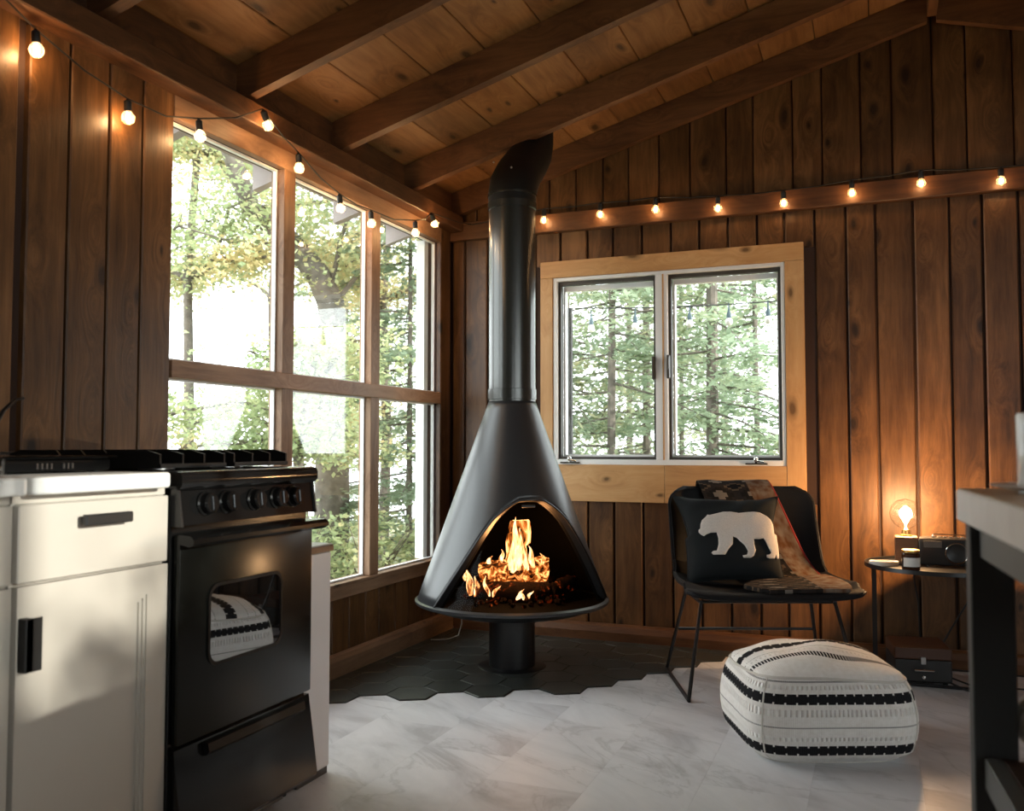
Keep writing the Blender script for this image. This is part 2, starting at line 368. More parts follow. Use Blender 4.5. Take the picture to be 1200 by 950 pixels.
# --- right and rear walls (daylight comes in there too)
def winwall(name, lab, plane, pos, thick, a0, a1, wa0, wa1, wz0, wz1, top):
    mb = MB(); pieces = [(a0, wa0, 0, top), (wa1, a1, 0, top), (wa0, wa1, 0, wz0), (wa0, wa1, wz1, top)]
    for p in pieces:
        if p[3]-p[2] < .005: continue
        if plane == 'x': mb.box(min(pos, pos+thick), max(pos, pos+thick), *p)
        else: mb.box(p[0], p[1], min(pos, pos+thick), max(pos, pos+thick), p[2], p[3])
    return mb
wr = winwall('wall_right', '', 'x', RX, .09, RY, .1, -6.6, -2.9, .80, 2.2, 2.42)
wall_right = tag(wr.build('wall_right', M['board'], smooth=False), kind='structure')
wq = winwall('wall_rear', '', 'y', RY, -.09, -.09, RX+.09, 3.3, 4.3, .95, 1.95, 2.42)
wq.prism([(-.09, 2.42), (RX+.09, 2.42), (RX+.09, 2.44), (XR, roofz(XR, DECK)+.02), (-.09, 2.44)], RY-.09, RY, axis=1)
wall_rear = tag(wq.build('wall_rear', M['board'], smooth=False), kind='structure')
def simplewin(name, plane, pos, a0, a1, z0, z1, nm):
    r = empty(name, kind='structure'); mb = MB(); t = .03
    segs = [(a0, a1, z0, z0+.05), (a0, a1, z1-.05, z1), (a0, a0+.05, z0+.05, z1-.05), (a1-.05, a1, z0+.05, z1-.05)]
    for k in range(1, nm): m_ = a0+(a1-a0)*k/nm; segs.append((m_-.03, m_+.03, z0+.05, z1-.05))
    for s_ in segs:
        if plane == 'x': mb.box(pos-t, pos+t, *s_)
        else: mb.box(s_[0], s_[1], pos-t, pos+t, s_[2], s_[3])
    mb.build('window_frame', M['postz'], r, smooth=False)
    for k in range(nm):
        b0 = a0+(a1-a0)*k/nm+.03; b1 = a0+(a1-a0)*(k+1)/nm-.03; g_ = MB()
        if plane == 'x': g_.box(pos-.003, pos+.003, b0, b1, z0+.04, z1-.04)
        else: g_.box(b0, b1, pos-.003, pos+.003, z0+.04, z1-.04)
        g_.build('pane', M['pane'], r, smooth=False)
simplewin('window_3', 'x', RX+.045, -6.6, -2.9, .80, 2.2, 3)
simplewin('window_4', 'y', RY-.045, 3.3, 4.3, .95, 1.95, 1)

# --- ceiling: planks, rafters, ridge, plate
ceil = empty('ceiling', kind='structure')
def plank(x0, x1, m, name='plank', y0=RY-.3, y1=.35, jut=0):
    z = lambda x: roofz(x, DECK) + (0 if x >= 0 else 0)
    mb = MB(); c = .003
    if x1 <= XR: f = lambda x: DECK+SL*x
    else: f = lambda x: DECK+SL*(RX-x)
    pr = [(x0+c, f(x0+c)-jut), (x1-c, f(x1-c)-jut), (x1, f(x1)+c-jut), (x1, f(x1)+.022), (x0, f(x0)+.022), (x0, f(x0)+c-jut)]
    mb.prism(pr, y0, y1, axis=1); o = mb.build(name, M[m], ceil, smooth=False); return fixn(o)
PW = .243; x = .015
k = 0
for a, b_ in ((-.010, .011),): plank(a, b_, 'ceil'); plank(RX-b_, RX-a, 'ceil')
while x < XR-.01:
    x1 = min(x+PW-.004, XR); plank(x, x1, 'ceil', jut=.001*(k % 3)); plank(RX-x1, RX-x, 'ceil', jut=.001*((k+1) % 3)); x += PW; k += 1
for a, b_ in ((-.44, -.30), (-.296, -.15), (-.146, -.012)):
    plank(a, b_, 'soffit', 'soffit_board'); plank(RX-b_, RX-a, 'soffit', 'soffit_board')
M['roofing'] = plain('roof_felt', (.05, .05, .055), .9)
rf = MB()
rf.prism([(-.46, DECK-.46*SL+.022), (XR, DECK+XR*SL+.022), (RX+.46, DECK-.46*SL+.022), (RX+.46, DECK-.46*SL+.06), (XR, DECK+XR*SL+.065), (-.46, DECK-.46*SL+.06)], RY-.32, .37, axis=1)
fixn(rf.build('roof_cover', M['roofing'], ceil, smooth=False))
for i, yr in enumerate([-.0225, -.577, -1.232, -1.868, -2.555, -3.20, -3.85, -4.5, -5.15, -5.8, -6.4, -6.97]):
    hw = .0225 if i else .020
    yc = yr-(.012 if i == 0 else 0)
    for sgn in (0, 1):
        X = (lambda x: x) if not sgn else (lambda x: RX-x)
        pr = [(X(-.015), RB+SL*-.015), (X(XR-.02), RB+SL*(XR-.02)), (X(XR-.02), DECK-.004+SL*(XR-.02)), (X(-.015), DECK-.004-SL*.015)]
        fixn(MB().prism(pr, yc-hw, yc+hw, axis=1).build('rafter', M['beamx'], ceil, smooth=False))
        pr = [(X(-.40), RB-.40*SL), (X(-.09), RB-.09*SL), (X(-.09), DECK-.004-.09*SL), (X(-.40), DECK-.004-.40*SL)]
        fixn(MB().prism(pr, yc-hw, yc+hw, axis=1).build('rafter_tail', M['soffit'], ceil, smooth=False))
MB().box(XR-.02, XR+.02, RY, -.05, 2.985, 3.10).build('ridge_board', M['beamy'], ceil, smooth=False)
M['plate'] = M['beamy']
for a, b_ in ((-.0, .09), (RX-.09, RX)):
    MB().box(a, b_, RY, -.05 if a < 1 else .0, 2.19, 2.272, .004).build('plate_beam', M['plate'], ceil, smooth=False)
    MB().box(a if a < 1 else RX-.02, .02 if a < 1 else RX, RY, -.001, 2.274, 2.411).build('blocking', M['plate'], ceil, smooth=False)
# --- baseboards
bl = MB().prism([(0, 0), (.028, 0), (.03, .075), (.022, .095), (.010, .102), (0, .102)], -2.2, -.05, axis=1).build('baseboard_left', M['raily'], smooth=False); bl.location.x = .007
tag(bl, kind='structure')
bb = MB().prism([(0, 0), (-.042, 0), (-.046, .05), (-.036, .078), (-.018, .088), (0, .088)], 0.04, RX-.01, axis=0).build('baseboard_back', M['beamx'], smooth=False); bb.location.y = -.005
tag(bb, kind='structure')

# --- window 1: the big left window
w1 = empty('window_1', kind='structure')
P_ = lambda y0, y1, z0, z1, name, m, x0=-.055, x1=.010: MB().box(x0, x1, y0, y1, z0, z1, .002).build(name, M[m], w1, smooth=False)
for y0, y1 in ((-1.576, -1.502), (-.893, -.815)):
    P_(y0, y1, .40, 1.2305, 'mullion', 'postz'); P_(y0, y1, 1.291, 2.115, 'mullion', 'postz')
P_(-2.188, -.168, 1.2305, 1.291, 'middle_rail', 'raily', x1=.013)
P_(-2.19, -.168, .385, .400, 'window_sill', 'raily', x0=-.09, x1=.020)
for y0, y1 in ((-.225, -.18), (-2.215, -2.185)): P_(y0, y1, .40, 2.12, 'outer_trim', 'white', -.11, -.060)
for (a, b_) in ((-2.185, -1.578), (-1.50, -.895), (-.813, -.172)):
    for (z0, z1) in ((.402, 1.229), (1.293, 2.113)):
        MB().box(-.034, -.030, a, b_, z0, z1).build('pane', M['pane'], w1, smooth=False)
        f = MB(); q = .006
        f.box(-.042, -.024, a, a+q, z0, z1); f.box(-.042, -.024, b_-q, b_, z0, z1); f.box(-.042, -.024, a+q, b_-q, z0, z0+q); f.box(-.042, -.024, a+q, b_-q, z1-q, z1)
        f.build('glazing_bead', M['white'], w1, smooth=False)
# --- window 2: the casement pair in the back wall
w2 = empty('window_2', kind='structure')
Q = lambda x0, x1, z0, z1, name, m, y0=-.022, y1=.004, c=.002: MB().box(x0, x1, y0, y1, z0, z1, c).build(name, M[m], w2, smooth=False)
Q(.535, 1.889, 1.901, 1.990, 'casing_board', 'casex'); Q(.605, 1.203, .713, .905, 'casing_board', 'casex', y0=-.021); Q(1.2045, 1.799, .713, .905, 'casing_board', 'casex')
Q(1.800, 1.889, .700, 1.900, 'casing_board', 'casez', y0=-.024); Q(.535, .604, .700, 1.900, 'casing_board', 'casez')
fr = MB()
fr.box(.605, .626, -.014, .10, .905, 1.90, .002); fr.box(1.780, 1.798, -.014, .10, .905, 1.90, .002); fr.box(.626, 1.78, -.014, .10, 1.882, 1.90, .002)
fr.box(.626, 1.78, -.020, .10, .905, .931, .002); fr.box(1.160, 1.222, -.016, .10, .931, 1.882, .002)
fr.build('window_frame', M['white'], w2, smooth=False)
MB().box(1.196, 1.204, -.019, -.0165, .931, 1.882).build('mullion_joint', M['casez'], w2, smooth=False)
for (a, b_) in ((.627, 1.159), (1.223, 1.779)):
    s_ = MB(); q = .014
    for e_ in ((a, a+q, .932, 1.881), (b_-q, b_, .932, 1.881), (a+q, b_-q, .932, .932+q), (a+q, b_-q, 1.881-q*1.3, 1.881)): s_.box(e_[0], e_[1], .012, .05, e_[2], e_[3])
    sash = s_.build('sash', M['bronze'], w2, smooth=False)
    s_ = MB(); a2, b2 = a+q, b_-q; z0, z1 = .932+q, 1.881-q*1.3; q2 = .010
    for e_ in ((a2, a2+q2, z0, z1), (b2-q2, b2, z0, z1), (a2+q2, b2-q2, z0, z0+q2), (a2+q2, b2-q2, z1-.026, z1)): s_.box(e_[0], e_[1], .055, .095, e_[2], e_[3])
    s_.build('sash_rim', M['white'], sash, smooth=False)
    MB().box(a2, b2, .072, .076, z0, z1).build('pane', M['pane'], sash, smooth=False)
for cxk in (.705, 1.66):
    b = MB().box(cxk-.055, cxk+.05, -.036, -.014, .911, .919, .002).build('crank_base', M['bronze'], w2, smooth=False)
    h = MB(); h.ball((cxk-.004, -.034, .936), .012, 12, 8); h.tube([(cxk-.004, -.03, .915), (cxk-.004, -.034, .93)], .006); h.tube([(cxk, -.036, .93), (cxk+.035, -.04, .923)], .004)
    h.build('crank_handle', M['chrome'], b)
for (lx, z) in ((1.150, 1.40), (1.226, 1.405)):
    l = MB(); l.box(lx-.007, lx+.007, -.030, .0, z-.06, z+.06, .003); l.box(lx-.004, lx+.006, -.042, -.03, z-.015, z+.05, .003)
    l.build('window_latch', M['bronze'], w2, smooth=False)

# ================================================================== OUTSIDE
def leafmat(name, cols, trans=.5):
    m = bpy.data.materials.new(name); m.use_nodes = True; nt = m.node_tree; nt.nodes.clear()
    o = N(nt, 'ShaderNodeOutputMaterial'); d = N(nt, 'ShaderNodeBsdfDiffuse'); t = N(nt, 'ShaderNodeBsdfTranslucent'); mx = N(nt, 'ShaderNodeMixShader'); mx.inputs[0].default_value = trans
    a = N(nt, 'ShaderNodeAttribute', attribute_name='tint'); r = ramp(nt, a.outputs['Fac'], cols)
    L(nt, r.outputs[0], d.inputs[0]); L(nt, r.outputs[0], t.inputs[0]); L(nt, d.outputs[0], mx.inputs[1]); L(nt, t.outputs[0], mx.inputs[2]); L(nt, mx.outputs[0], o.inputs[0]); return m
M['leafA'] = leafmat('maple_leaves', [(0, (.32, .39, .22)), (1, (.70, .57, .32)), (.5, (.46, .50, .28)), (.78, (.60, .56, .33))])
M['leafB'] = leafmat('conifer_needles', [(0, (.27, .345, .24)), (1, (.65, .60, .39)), (.5, (.40, .47, .33)), (.8, (.53, .55, .37))])
M['bark'] = plain('grey_bark', (.13, .11, .092), .9, noise=.35, nscale=14, bmp=.6)
def leaves(name, C, size, aspect, parent, m, flat=.5, tint=None, fr=None):
    """C: (n,3) positions; every leaf a small diamond quad facing its own way"""
    n = len(C)
    nr = rng.normal(size=(n, 3)); nr[:, 2] = np.abs(nr[:, 2])+flat*2; nr /= np.linalg.norm(nr, axis=1)[:, None]
    d = rng.normal(size=(n, 3)) if fr is None else fr+rng.normal(size=(n, 3))*.35
    d -= (d*nr).sum(1)[:, None]*nr; d /= np.linalg.norm(d, axis=1)[:, None]; e = np.cross(nr, d)
    s = size*(.6+.8*rng.random(n))[:, None]
    V = np.stack([C-d*s*.5, C+e*s*aspect*.5+d*s*.02, C+d*s*.5, C-e*s*aspect*.5+d*s*.02], 1).reshape(-1, 3)
    me = bpy.data.meshes.new(name); me.vertices.add(4*n); me.vertices.foreach_set('co', V.astype(np.float32).ravel())
    me.loops.add(4*n); me.loops.foreach_set('vertex_index', np.arange(4*n, dtype=np.int32)); me.polygons.add(n)
    me.polygons.foreach_set('loop_start', np.arange(0, 4*n, 4, dtype=np.int32)); me.polygons.foreach_set('loop_total', np.full(n, 4, dtype=np.int32))
    me.update(calc_edges=True)
    t = (rng.random(n) if tint is None else np.clip(tint+rng.normal(size=n)*.16, 0, 1)).astype(np.float32)
    at = me.attributes.new('tint', 'FLOAT', 'FACE'); at.data.foreach_set('value', t)
    me.materials.append(m); o = bpy.data.objects.new(name, me); COL.objects.link(o); o.parent = parent; o['kind'] = 'stuff'
    return o
GZ = -.45
def conifer(x, y, h, rad, nl, label, group, lean=0., z0=.4, tint=.35, tr=.09, leaf=.082, drop=.22):
    t = empty('conifer_tree', (x, y, GZ), 0, label, 'tree', group); nl = int(nl*3.6); tr *= .72
    tb = MB(); tb.tube([(lean*s*h*.1, 0, s*h) for s in np.linspace(0, 1, 8)], [tr*(1-.85*s) for s in np.linspace(0, 1, 8)], 8)
    tb.build('trunk', M['bark'], t)
    br = MB(); pts = []; dirs = []; tn = []
    nb = int(h*11)
    for k in range(nb):
        zz = z0+(h-z0)*(k+random.random())/nb; a = random.uniform(0, 2*math.pi)
        ln = rad*(1-.75*(zz-z0)/(h-z0))*random.uniform(.55, 1.1); base = Vector((lean*zz*.1, 0, zz)); dr = Vector((math.cos(a), math.sin(a), 0)); side = Vector((-dr.y, dr.x, 0))
        tip = base+dr*ln+Vector((0, 0, -ln*drop*random.uniform(.3, 1.6)))
        br.tube([base, (base+tip)/2+Vector((0, 0, .04)), tip], [.011, .008, .003], 4)
        m_ = max(4, int(nl*ln/rad/nb*1.5)); bt = min(1, max(0, tint+random.gauss(0, .16)))
        u = rng.random(m_)**.8; sw = (rng.random(m_)-.5)*ln*.62*(1-u*.7)
        p = np.array(base)[None]*(1-u)[:, None]+np.array(tip)[None]*u[:, None]+np.array(side)[None]*sw[:, None]+rng.normal(size=(m_, 3))*np.array([.025, .025, .03])
        p[:, 2] -= np.abs(sw)*.25
        pts.append(p); tn.append(np.full(m_, bt)); dirs.append(np.array(dr)[None]+np.array(side)[None]*np.sign(sw)[:, None]*.9)
    br.build('branches', M['bark'], t, smooth=False)['kind'] = 'stuff'
    leaves('needles', np.concatenate(pts), leaf, .40, t, M['leafB'], .9, np.concatenate(tn), np.concatenate(dirs))
    return t
def broadleaf(x, y, trunk, nbr, rad, nl, label, group=None, leaf=.075, tint=.45, zlo=.8, zhi=5.5, tr=.1, name='broadleaf_tree', arms=None):
    nl = int(nl*2.2); leaf *= .72
    t = empty(name, (x, y, GZ), 0, label, 'tree', group)
    n = len(trunk); tb = MB(); tb.tube(trunk, [tr*(1-.55*i/(n-1)) for i in range(n)], 10); tb.build('trunk', M['bark'], t)
    T = [Vector(p) for p in trunk]; br = MB(); pts = []; tn = []
    for k in range(nbr):
        zz = random.uniform(zlo, zhi); base = min(T, key=lambda q: abs(q.z-zz)).copy()
        if arms and k < len(arms): base, tip = Vector(arms[k][0]), Vector(arms[k][1])
        else:
            a = random.uniform(0, 2*math.pi); ln = rad*random.uniform(.5, 1.1); tip = base+Vector((math.cos(a)*ln, math.sin(a)*ln, random.uniform(-.1, .55)*ln))
        prev = base; P = [base]; d = (tip-base)
        for s_ in (.25, .5, .75, 1): P.append(base+d*s_+Vector((random.gauss(0, .06), random.gauss(0, .06), .16*math.sin(s_*3)+random.gauss(0, .05)))*d.length*.5)
        br.tube(P, [.032, .024, .016, .010, .005], 5)
        m_ = nl//nbr; nc = 14; bt = min(1, max(0, tint+random.gauss(0, .2)))
        for c in range(nc):
            s_ = random.uniform(.22, 1.05); q = P[min(4, int(s_*4))]+Vector((random.gauss(0, .22), random.gauss(0, .22), random.gauss(0, .12)))*d.length*.45
            j = P[min(4, int(s_*4))]; br.tube([j, (j+q)/2+Vector((0, 0, .03)), q], [.007, .005, .002], 3)
            mm = max(3, m_//nc); pts.append(np.array(q)[None]+rng.normal(size=(mm, 3))*np.array([.17, .17, .075])); tn.append(np.full(mm, bt+random.gauss(0, .07)))
    br.build('branches', M['bark'], t, smooth=False)['kind'] = 'stuff'
    leaves('leaves', np.concatenate(pts), leaf, .62, t, M['leafA'], .35, np.concatenate(tn))
    return t
CX, CY = 2.1965, -4.5655
# directions are compass bearings from the cabin; positions are ordinary ground points
def pt(dx, dy, D): return CX+dx*D, CY+dy*D
# the crooked old tree outside the big window
x, y = pt(-.548, .837, 9.6)
broadleaf(x, y, [(0, 0, 0), (.02, 0, .9), (.0, .02, 1.8), (.03, 0, 2.5), (-.02, 0, 2.95), (-.14, -.06, 3.25), (-.42, -.17, 3.6), (-.80, -.34, 3.95), (-1.1, -.5, 4.9)], 12, 2.2, 5600,
          'crooked thick-trunked tree with autumn leaves seen through the middle left window', zlo=3.2, tr=.20, tint=.62, leaf=.085,
          arms=[((-.02, 0, 3.1), (.5, .2, 4.9)), ((0, 0, 2.9), (1.3, .4, 4.2)), ((-.3, -.1, 3.5), (-1.2, -.6, 3.2))])
G1 = 'leafy trees beyond the big left window'
for (dx, dy, D, rad, nl, lab, tint, zl, zh) in (
    (-.73, .68, 8.0, 1.75, 7600, 'tall spreading tree whose leafy boughs cross the first left window pane', .38, 2.0, 5.0),
    (-.665, .745, 10.8, 2.0, 7600, 'yellowing tree between the first and the crooked tree outside', .62, 2.4, 5.6),
    (-.575, .818, 8.2, 1.2, 5600, 'green bushy young tree at the foot of the crooked trunk outside', .22, .7, 2.3),
    (-.50, .866, 11.0, 1.9, 5500, 'golden-leaved tree just right of the crooked trunk outside', .75, 1.8, 5.4),
    (-.60, .80, 13.5, 2.4, 5500, 'distant pale tree behind the crooked trunk outside', .5, 1.0, 6.0)):
    x, y = pt(dx, dy, D); th = zh
    broadleaf(x, y, [(0, 0, 0), (.05, 0, th*.3), (-.05, .05, th*.6), (.1, 0, th*.85), (.15, 0, th)], 15, rad, nl, lab, G1, zlo=zl, zhi=zh, tint=tint, tr=.07)
G2 = 'conifers beyond the cabin windows'
con = [(-.475, .880, 9.5, 6.5, 1.3, 5000, 0, .2, 'slim green conifer filling the third pane of the big window', .055),
       (-.445, .895, 12.5, 8, 1.7, 4200, 0, .5, 'paler conifer farther back behind the third left pane', .07),
       (-.535, .845, 13, 7, 1.6, 4200, 0, .3, 'short conifer low behind the crooked tree', .07),
       (-.315, .949, 9.0, 8, 1.3, 4700, 0, .4, 'leftmost conifer in the back window, thin reddish trunk', .05),
       (-.271, .963, 8.2, 8, 1.5, 5600, .1, .5, 'green drooping conifer at the middle of the left casement', .065),
       (-.232, .973, 10.5, 9, 1.5, 4700, 0, .6, 'yellowish conifer at the right of the left casement', .08),
       (-.164, .986, 7.6, 9, 1.35, 6000, .05, .35, 'conifer with the stoutest straight trunk in the right casement', .085),
       (-.195, .98, 11, 9, 1.6, 4200, 0, .6, 'conifer just left of the stout trunk in the right casement', .05),
       (-.115, .993, 9.4, 8, 1.5, 4700, -.1, .25, 'bluish green conifer near the right edge of the right casement', .05),
       (-.06, .998, 10.5, 9, 1.9, 4200, 0, .5, 'conifer cut off by the right edge of the casement window', .07),
       (-.25, .968, 15, 9, 2.3, 4500, 0, .55, 'far hazy conifer behind the left casement trees', .09),
       (-.15, .988, 15, 9, 2.3, 3600, 0, .5, 'far hazy conifer behind the stout-trunked one', .09)]
for (dx, dy, D, h, rad, nl, lean, tint, lab, tr) in con:
    x, y = pt(dx, dy, D); conifer(x, y, h, rad, nl, lab, G2, lean, .3, tint, tr)
# undergrowth
for (dx, dy, D, lab, tint, r_) in ((-.585, .81, 8.6, 'low green bush beneath the middle left pane', .15, .62), (-.51, .86, 8.8, 'yellow-green shrub at the foot of the crooked tree', .5, .6),
                                   (-.44, .90, 8.8, 'small leafy shrub low in the third left pane', .4, .5), (-.29, .957, 7.0, 'pale yellow bush low in the left casement', .85, .75)):
    x, y = pt(dx, dy, D); s_ = empty('shrub', (x, y, GZ), 0, lab, 'shrub', 'shrubs on the ground outside')
    st = MB()
    for k in range(14): a = random.uniform(0, 6.28); st.tube([(0, 0, 0), (math.cos(a)*r_*.4, math.sin(a)*r_*.4, r_*.7), (math.cos(a)*r_*.8, math.sin(a)*r_*.8, r_*random.uniform(.8, 1.5))], [.012, .007, .003], 4)
    st.build('stems', M['bark'], s_, smooth=False)['kind'] = 'stuff'
    p = rng.normal(size=(1500, 3)); p /= np.linalg.norm(p, axis=1)[:, None]; p *= (rng.random(1500)**.4)[:, None]*np.array([r_, r_, r_*.9]); p[:, 2] = np.abs(p[:, 2]+r_*.5)+.05
    leaves('leaves', p, .07, .6, s_, M['leafA'], .5, np.full(1500, tint))
# tree and shrub that dapple the sun from the right-hand side
for (x, y, th, lab) in ((10.2, -4.3, 5.0, 'leafy tree outside the right-hand window'), (14.5, -8.2, 5.4, 'second leafy tree outside the right-hand window')):
    broadleaf(x, y, [(0, 0, 0), (.05, 0, th*.3), (-.05, .05, th*.6), (.1, 0, th)], 18, 1.7, 3700, lab, zlo=2.0, zhi=4.8, tint=.3, tr=.08, leaf=.12)
# ground of leaf litter
def groundmat():
    m, nt, b = mat('leaf_litter'); g = N(nt, 'ShaderNodeNewGeometry')
    v = N(nt, 'ShaderNodeTexVoronoi'); v.inputs['Scale'].default_value = 9; L(nt, g.outputs['Position'], v.inputs['Vector'])
    n = N(nt, 'ShaderNodeTexNoise'); n.inputs['Scale'].default_value = 3; n.inputs['Detail'].default_value = 8; L(nt, g.outputs['Position'], n.inputs['Vector'])
    f = mathn(nt, 'ADD', mathn(nt, 'MULTIPLY', n.outputs[0], .8), mathn(nt, 'MULTIPLY', v.outputs['Distance'], .3))
    r = ramp(nt, f, [(.35, (.13, .105, .08)), (.75, (.45, .40, .36)), (.5, (.24, .21, .17)), (.62, (.22, .26, .12))]); L(nt, r.outputs[0], b.inputs['Base Color']); b.inputs['Roughness'].default_value = .95
    bump(nt, b, v.outputs['Distance'], .5, .03); return m
def gh(x, y): return GZ+.05*math.sin(x*.9)*math.cos(y*.7)-max(0, (math.hypot(x-2, y+3)-16))*.12
gmb = MB().grid(lambda u, v: (-30+60*u, -30+60*v, gh(-30+60*u, -30+60*v)), 61, 61)
ground = tag(gmb.build('ground', groundmat()), kind='structure')
lit = np.stack([rng.uniform(-9, 5, 9000), rng.uniform(-1, 10, 9000), np.zeros(9000)], 1); lit = lit[(lit[:, 0] < -.6) | (lit[:, 1] > .8)]
lit[:, 2] = [gh(a, b_)+.03 for a, b_ in lit[:, :2]]
fl = leaves('fallen_leaves', lit, .10, .7, None, M['leafA'], 2.5, np.full(len(lit), .75)); tag(fl, 'fallen autumn leaves scattered over the ground outside', 'leaves')
# stone on the ground outside
rk = MB(); rk.grid(lambda u, v: ((.16+.03*math.sin(5*u*6.28))*math.cos(u*6.283)*math.sin(v*math.pi/2+.01), .13*math.sin(u*6.283)*math.sin(v*math.pi/2+.01), .15*math.cos(v*math.pi/2)), 14, 7, True)
x, y = pt(-.507, .862, 8.9); ro = rk.build('boulder', plain('pale_stone', (.5, .48, .46), .9, noise=.2)); ro.location = (x, y, gh(x, y)); tag(ro, 'pale stone lying on the ground outside the big window', 'stone')
# string of outdoor bulbs beyond the back window
st = empty('outdoor_string_light', (0, 0, 0), 0, 'string of pale blue-socket bulbs hanging outside beyond the right casement', 'string light')
c_ = MB(); cp = [(.3+1.9*t, 1.2, 1.93-.12*math.sin(math.pi*t)*.25-.01*t) for t in np.linspace(0, 1, 24)]; c_.tube(cp, .004, 5)
for px_ in (.30, 2.2): c_.tube([(px_, 1.2, GZ), (px_, 1.2, 1.93)], .02, 8)
c_.build('cord', M['cord'], st)
M['bluesock'] = plain('blue_grey_socket', (.06, .10, .12), .6); M['frost'] = plain('frosted_bulb', (.85, .83, .78), .3)
for bx in (.45, .75, 1.106, 1.353, 1.592, 1.85):
    zc = 1.905
    k = MB().tube([(bx, 1.2, zc), (bx, 1.2, zc-.045), (bx, 1.2, zc-.075), (bx, 1.2, zc-.095)], [.004, .006, .015, .015], 8).build('socket', M['bluesock'], st)
    MB().ball((bx, 1.2, zc-.12), .024, 12, 8, 1.1).build('bulb', M['frost'], k)

# ================================================================== FIREPLACE
AX = (.65, -.715)
fp = empty('freestanding_fireplace', (AX[0], AX[1], 0), 0, 'black conical freestanding fireplace with arched opening on a pedestal in the corner', 'fireplace')
M['stove'] = plain('satin_black_enamel', (.022, .023, .025), .36, .0, .6)
M['pipe'] = plain('glossy_flue', (.030, .032, .028), .24, .35, 1.0)
M['soot'] = plain('soot', (.005, .0045, .004), .95, 0, .1)
ZB, ZT, RB0, RT0 = .312, 1.205, .430, .108
def cr(z): return RT0+(ZT-z)/(ZT-ZB)*(RB0-RT0)
TH0 = R(-50); HA = R(69)
prof = [(0, .772), (12, .768), (19, .750), (27, .722), (35, .683), (44, .608), (52, .519), (60, .425), (66, .350), (69, ZB)]
def archz(th):
    d = abs(math.degrees(th-TH0))
    for i in range(len(prof)-1):
        a, b_ = prof[i], prof[i+1]
        if a[0] <= d <= b_[0]:
            t = (d-a[0])/(b_[0]-a[0]); return a[1]+(b_[1]-a[1])*t
    return ZB
# smooth the arch profile a little
def arch(th, w=R(2.0)): 
    if abs(th-TH0) >= HA: return ZB
    return sum(archz(th+k*w) for k in (-1, -.5, 0, .5, 1))/5 if abs(th-TH0) < HA-R(3) else archz(th)
mb = MB(); nT = 240; ths = [TH0-math.pi+2*math.pi*i/nT for i in range(nT)]; nZ = 20
for th in ths:
    z0 = arch(th)
    for j in range(nZ+1): z = z0+(ZT-z0)*j/nZ; mb.v.append((cr(z)*math.cos(th), cr(z)*math.sin(th), z))
for i in range(nT):
    i2 = (i+1) % nT
    for j in range(nZ): mb.f.append((i*(nZ+1)+j, i2*(nZ+1)+j, i2*(nZ+1)+j+1, i*(nZ+1)+j+1)); mb.mi.append(0)
hood = mb.build('hood', [M['stove'], M['soot']], fp); md = solid(hood, .006, -1); md.modifiers[-1].material_offset = 1
ar = MB(); ring = [TH0-HA+2*HA*i/96 for i in range(97)]
ar.tube([((cr(arch(t))+.001)*math.cos(t), (cr(arch(t))+.001)*math.sin(t), arch(t)) for t in ring], .0045, 8); ar.build('arch_trim', M['blackm'], fp)
rv = MB(); rv.grid(lambda u, v: (lambda t: ((cr(arch(t))-.045*v)*math.cos(t), (cr(arch(t))-.045*v)*math.sin(t), arch(t)-.012*v))(TH0-HA+2*HA*u), 97, 3); rv.build('arch_reveal', M['stove'], fp)
# rim, pan and pedestal
MB().lathe([(.425, .318), (.440, .311), (.4385, .300), (.430, .294), (.40, .286), (.33, .262), (.22, .238), (.12, .228), (.105, .222)], n=96).build('fire_pan', M['stove'], fp)
MB().lathe([(0.001, .300), (.425, .300)], n=64).build('pan_floor', M['soot'], fp)
MB().lathe([(.104, .0), (.104, .225)], n=48, cap=True).build('pedestal', M['blackm'], fp)
MB().lathe([(.104, 0), (.155, 0), (.155, .006), (.150, .010), (.104, .012)], n=48).build('base_flange', M['blackm'], fp)
# screen door inside the arch
sd_ = MB()
def scr(u, v):
    t = TH0-HA*.97+2*HA*.97*u; z1 = arch(t)-.008; z = .3135+(z1-.3135)*v; r = cr(z)-.012-.022*min(1, v*3); return (r*math.cos(t), r*math.sin(t), z)
sd_.grid(scr, 80, 10); screen = sd_.build('glass_screen', M['fireglass'], fp)
hz, ht = .742, R(-51)
MB().tube([((cr(hz)-.035+.0*math.sin(3.14*s))*math.cos(ht+R(14)*(s-.5)), (cr(hz)-.035)*math.sin(ht+R(14)*(s-.5)), hz) for s in np.linspace(0, 1, 8)], .007, 8).build('screen_handle', plain('dull_handle', (.12, .12, .12), .35, .8), screen)
# flue
MB().lathe([(.100, 1.19), (.108, 1.20), (.108, 2.10)], n=64).build('flue_pipe', M['pipe'], fp)
for (z0, z1, r_) in ((1.212, 1.262, .1125), (2.09, 2.125, .113), (2.15, 2.165, .1145)):
    k = MB().lathe([(.108, z0), (r_, z0+.002), (r_, z1-.002), (.108, z1)], n=64).build('collar', M['pipe'], fp)
el = MB(); path = [(0, 0, 2.10), (0, 0, 2.165), (0, .02, 2.215), (0, .07, 2.275), (0, .19, 2.375), (0, .24, 2.43), (0, .265, 2.49), (0, .265, 2.60)]
el.tube(path, [.112, .112, .114, .110, .106, .106, .104, .104], 40); elbow = el.build('flue_elbow', plain('matte_flue_elbow', (.006, .006, .006), .55, 0, .3), fp)
for (a, b_) in ((.6, .14), (1.6, .18), (-2.2, .2), (-1.3, .16)):
    MB().ball((.11*math.cos(a)+.01, .113*math.sin(a), 2.10+b_), .005, 8, 6).build('rivet', M['steel'], elbow)
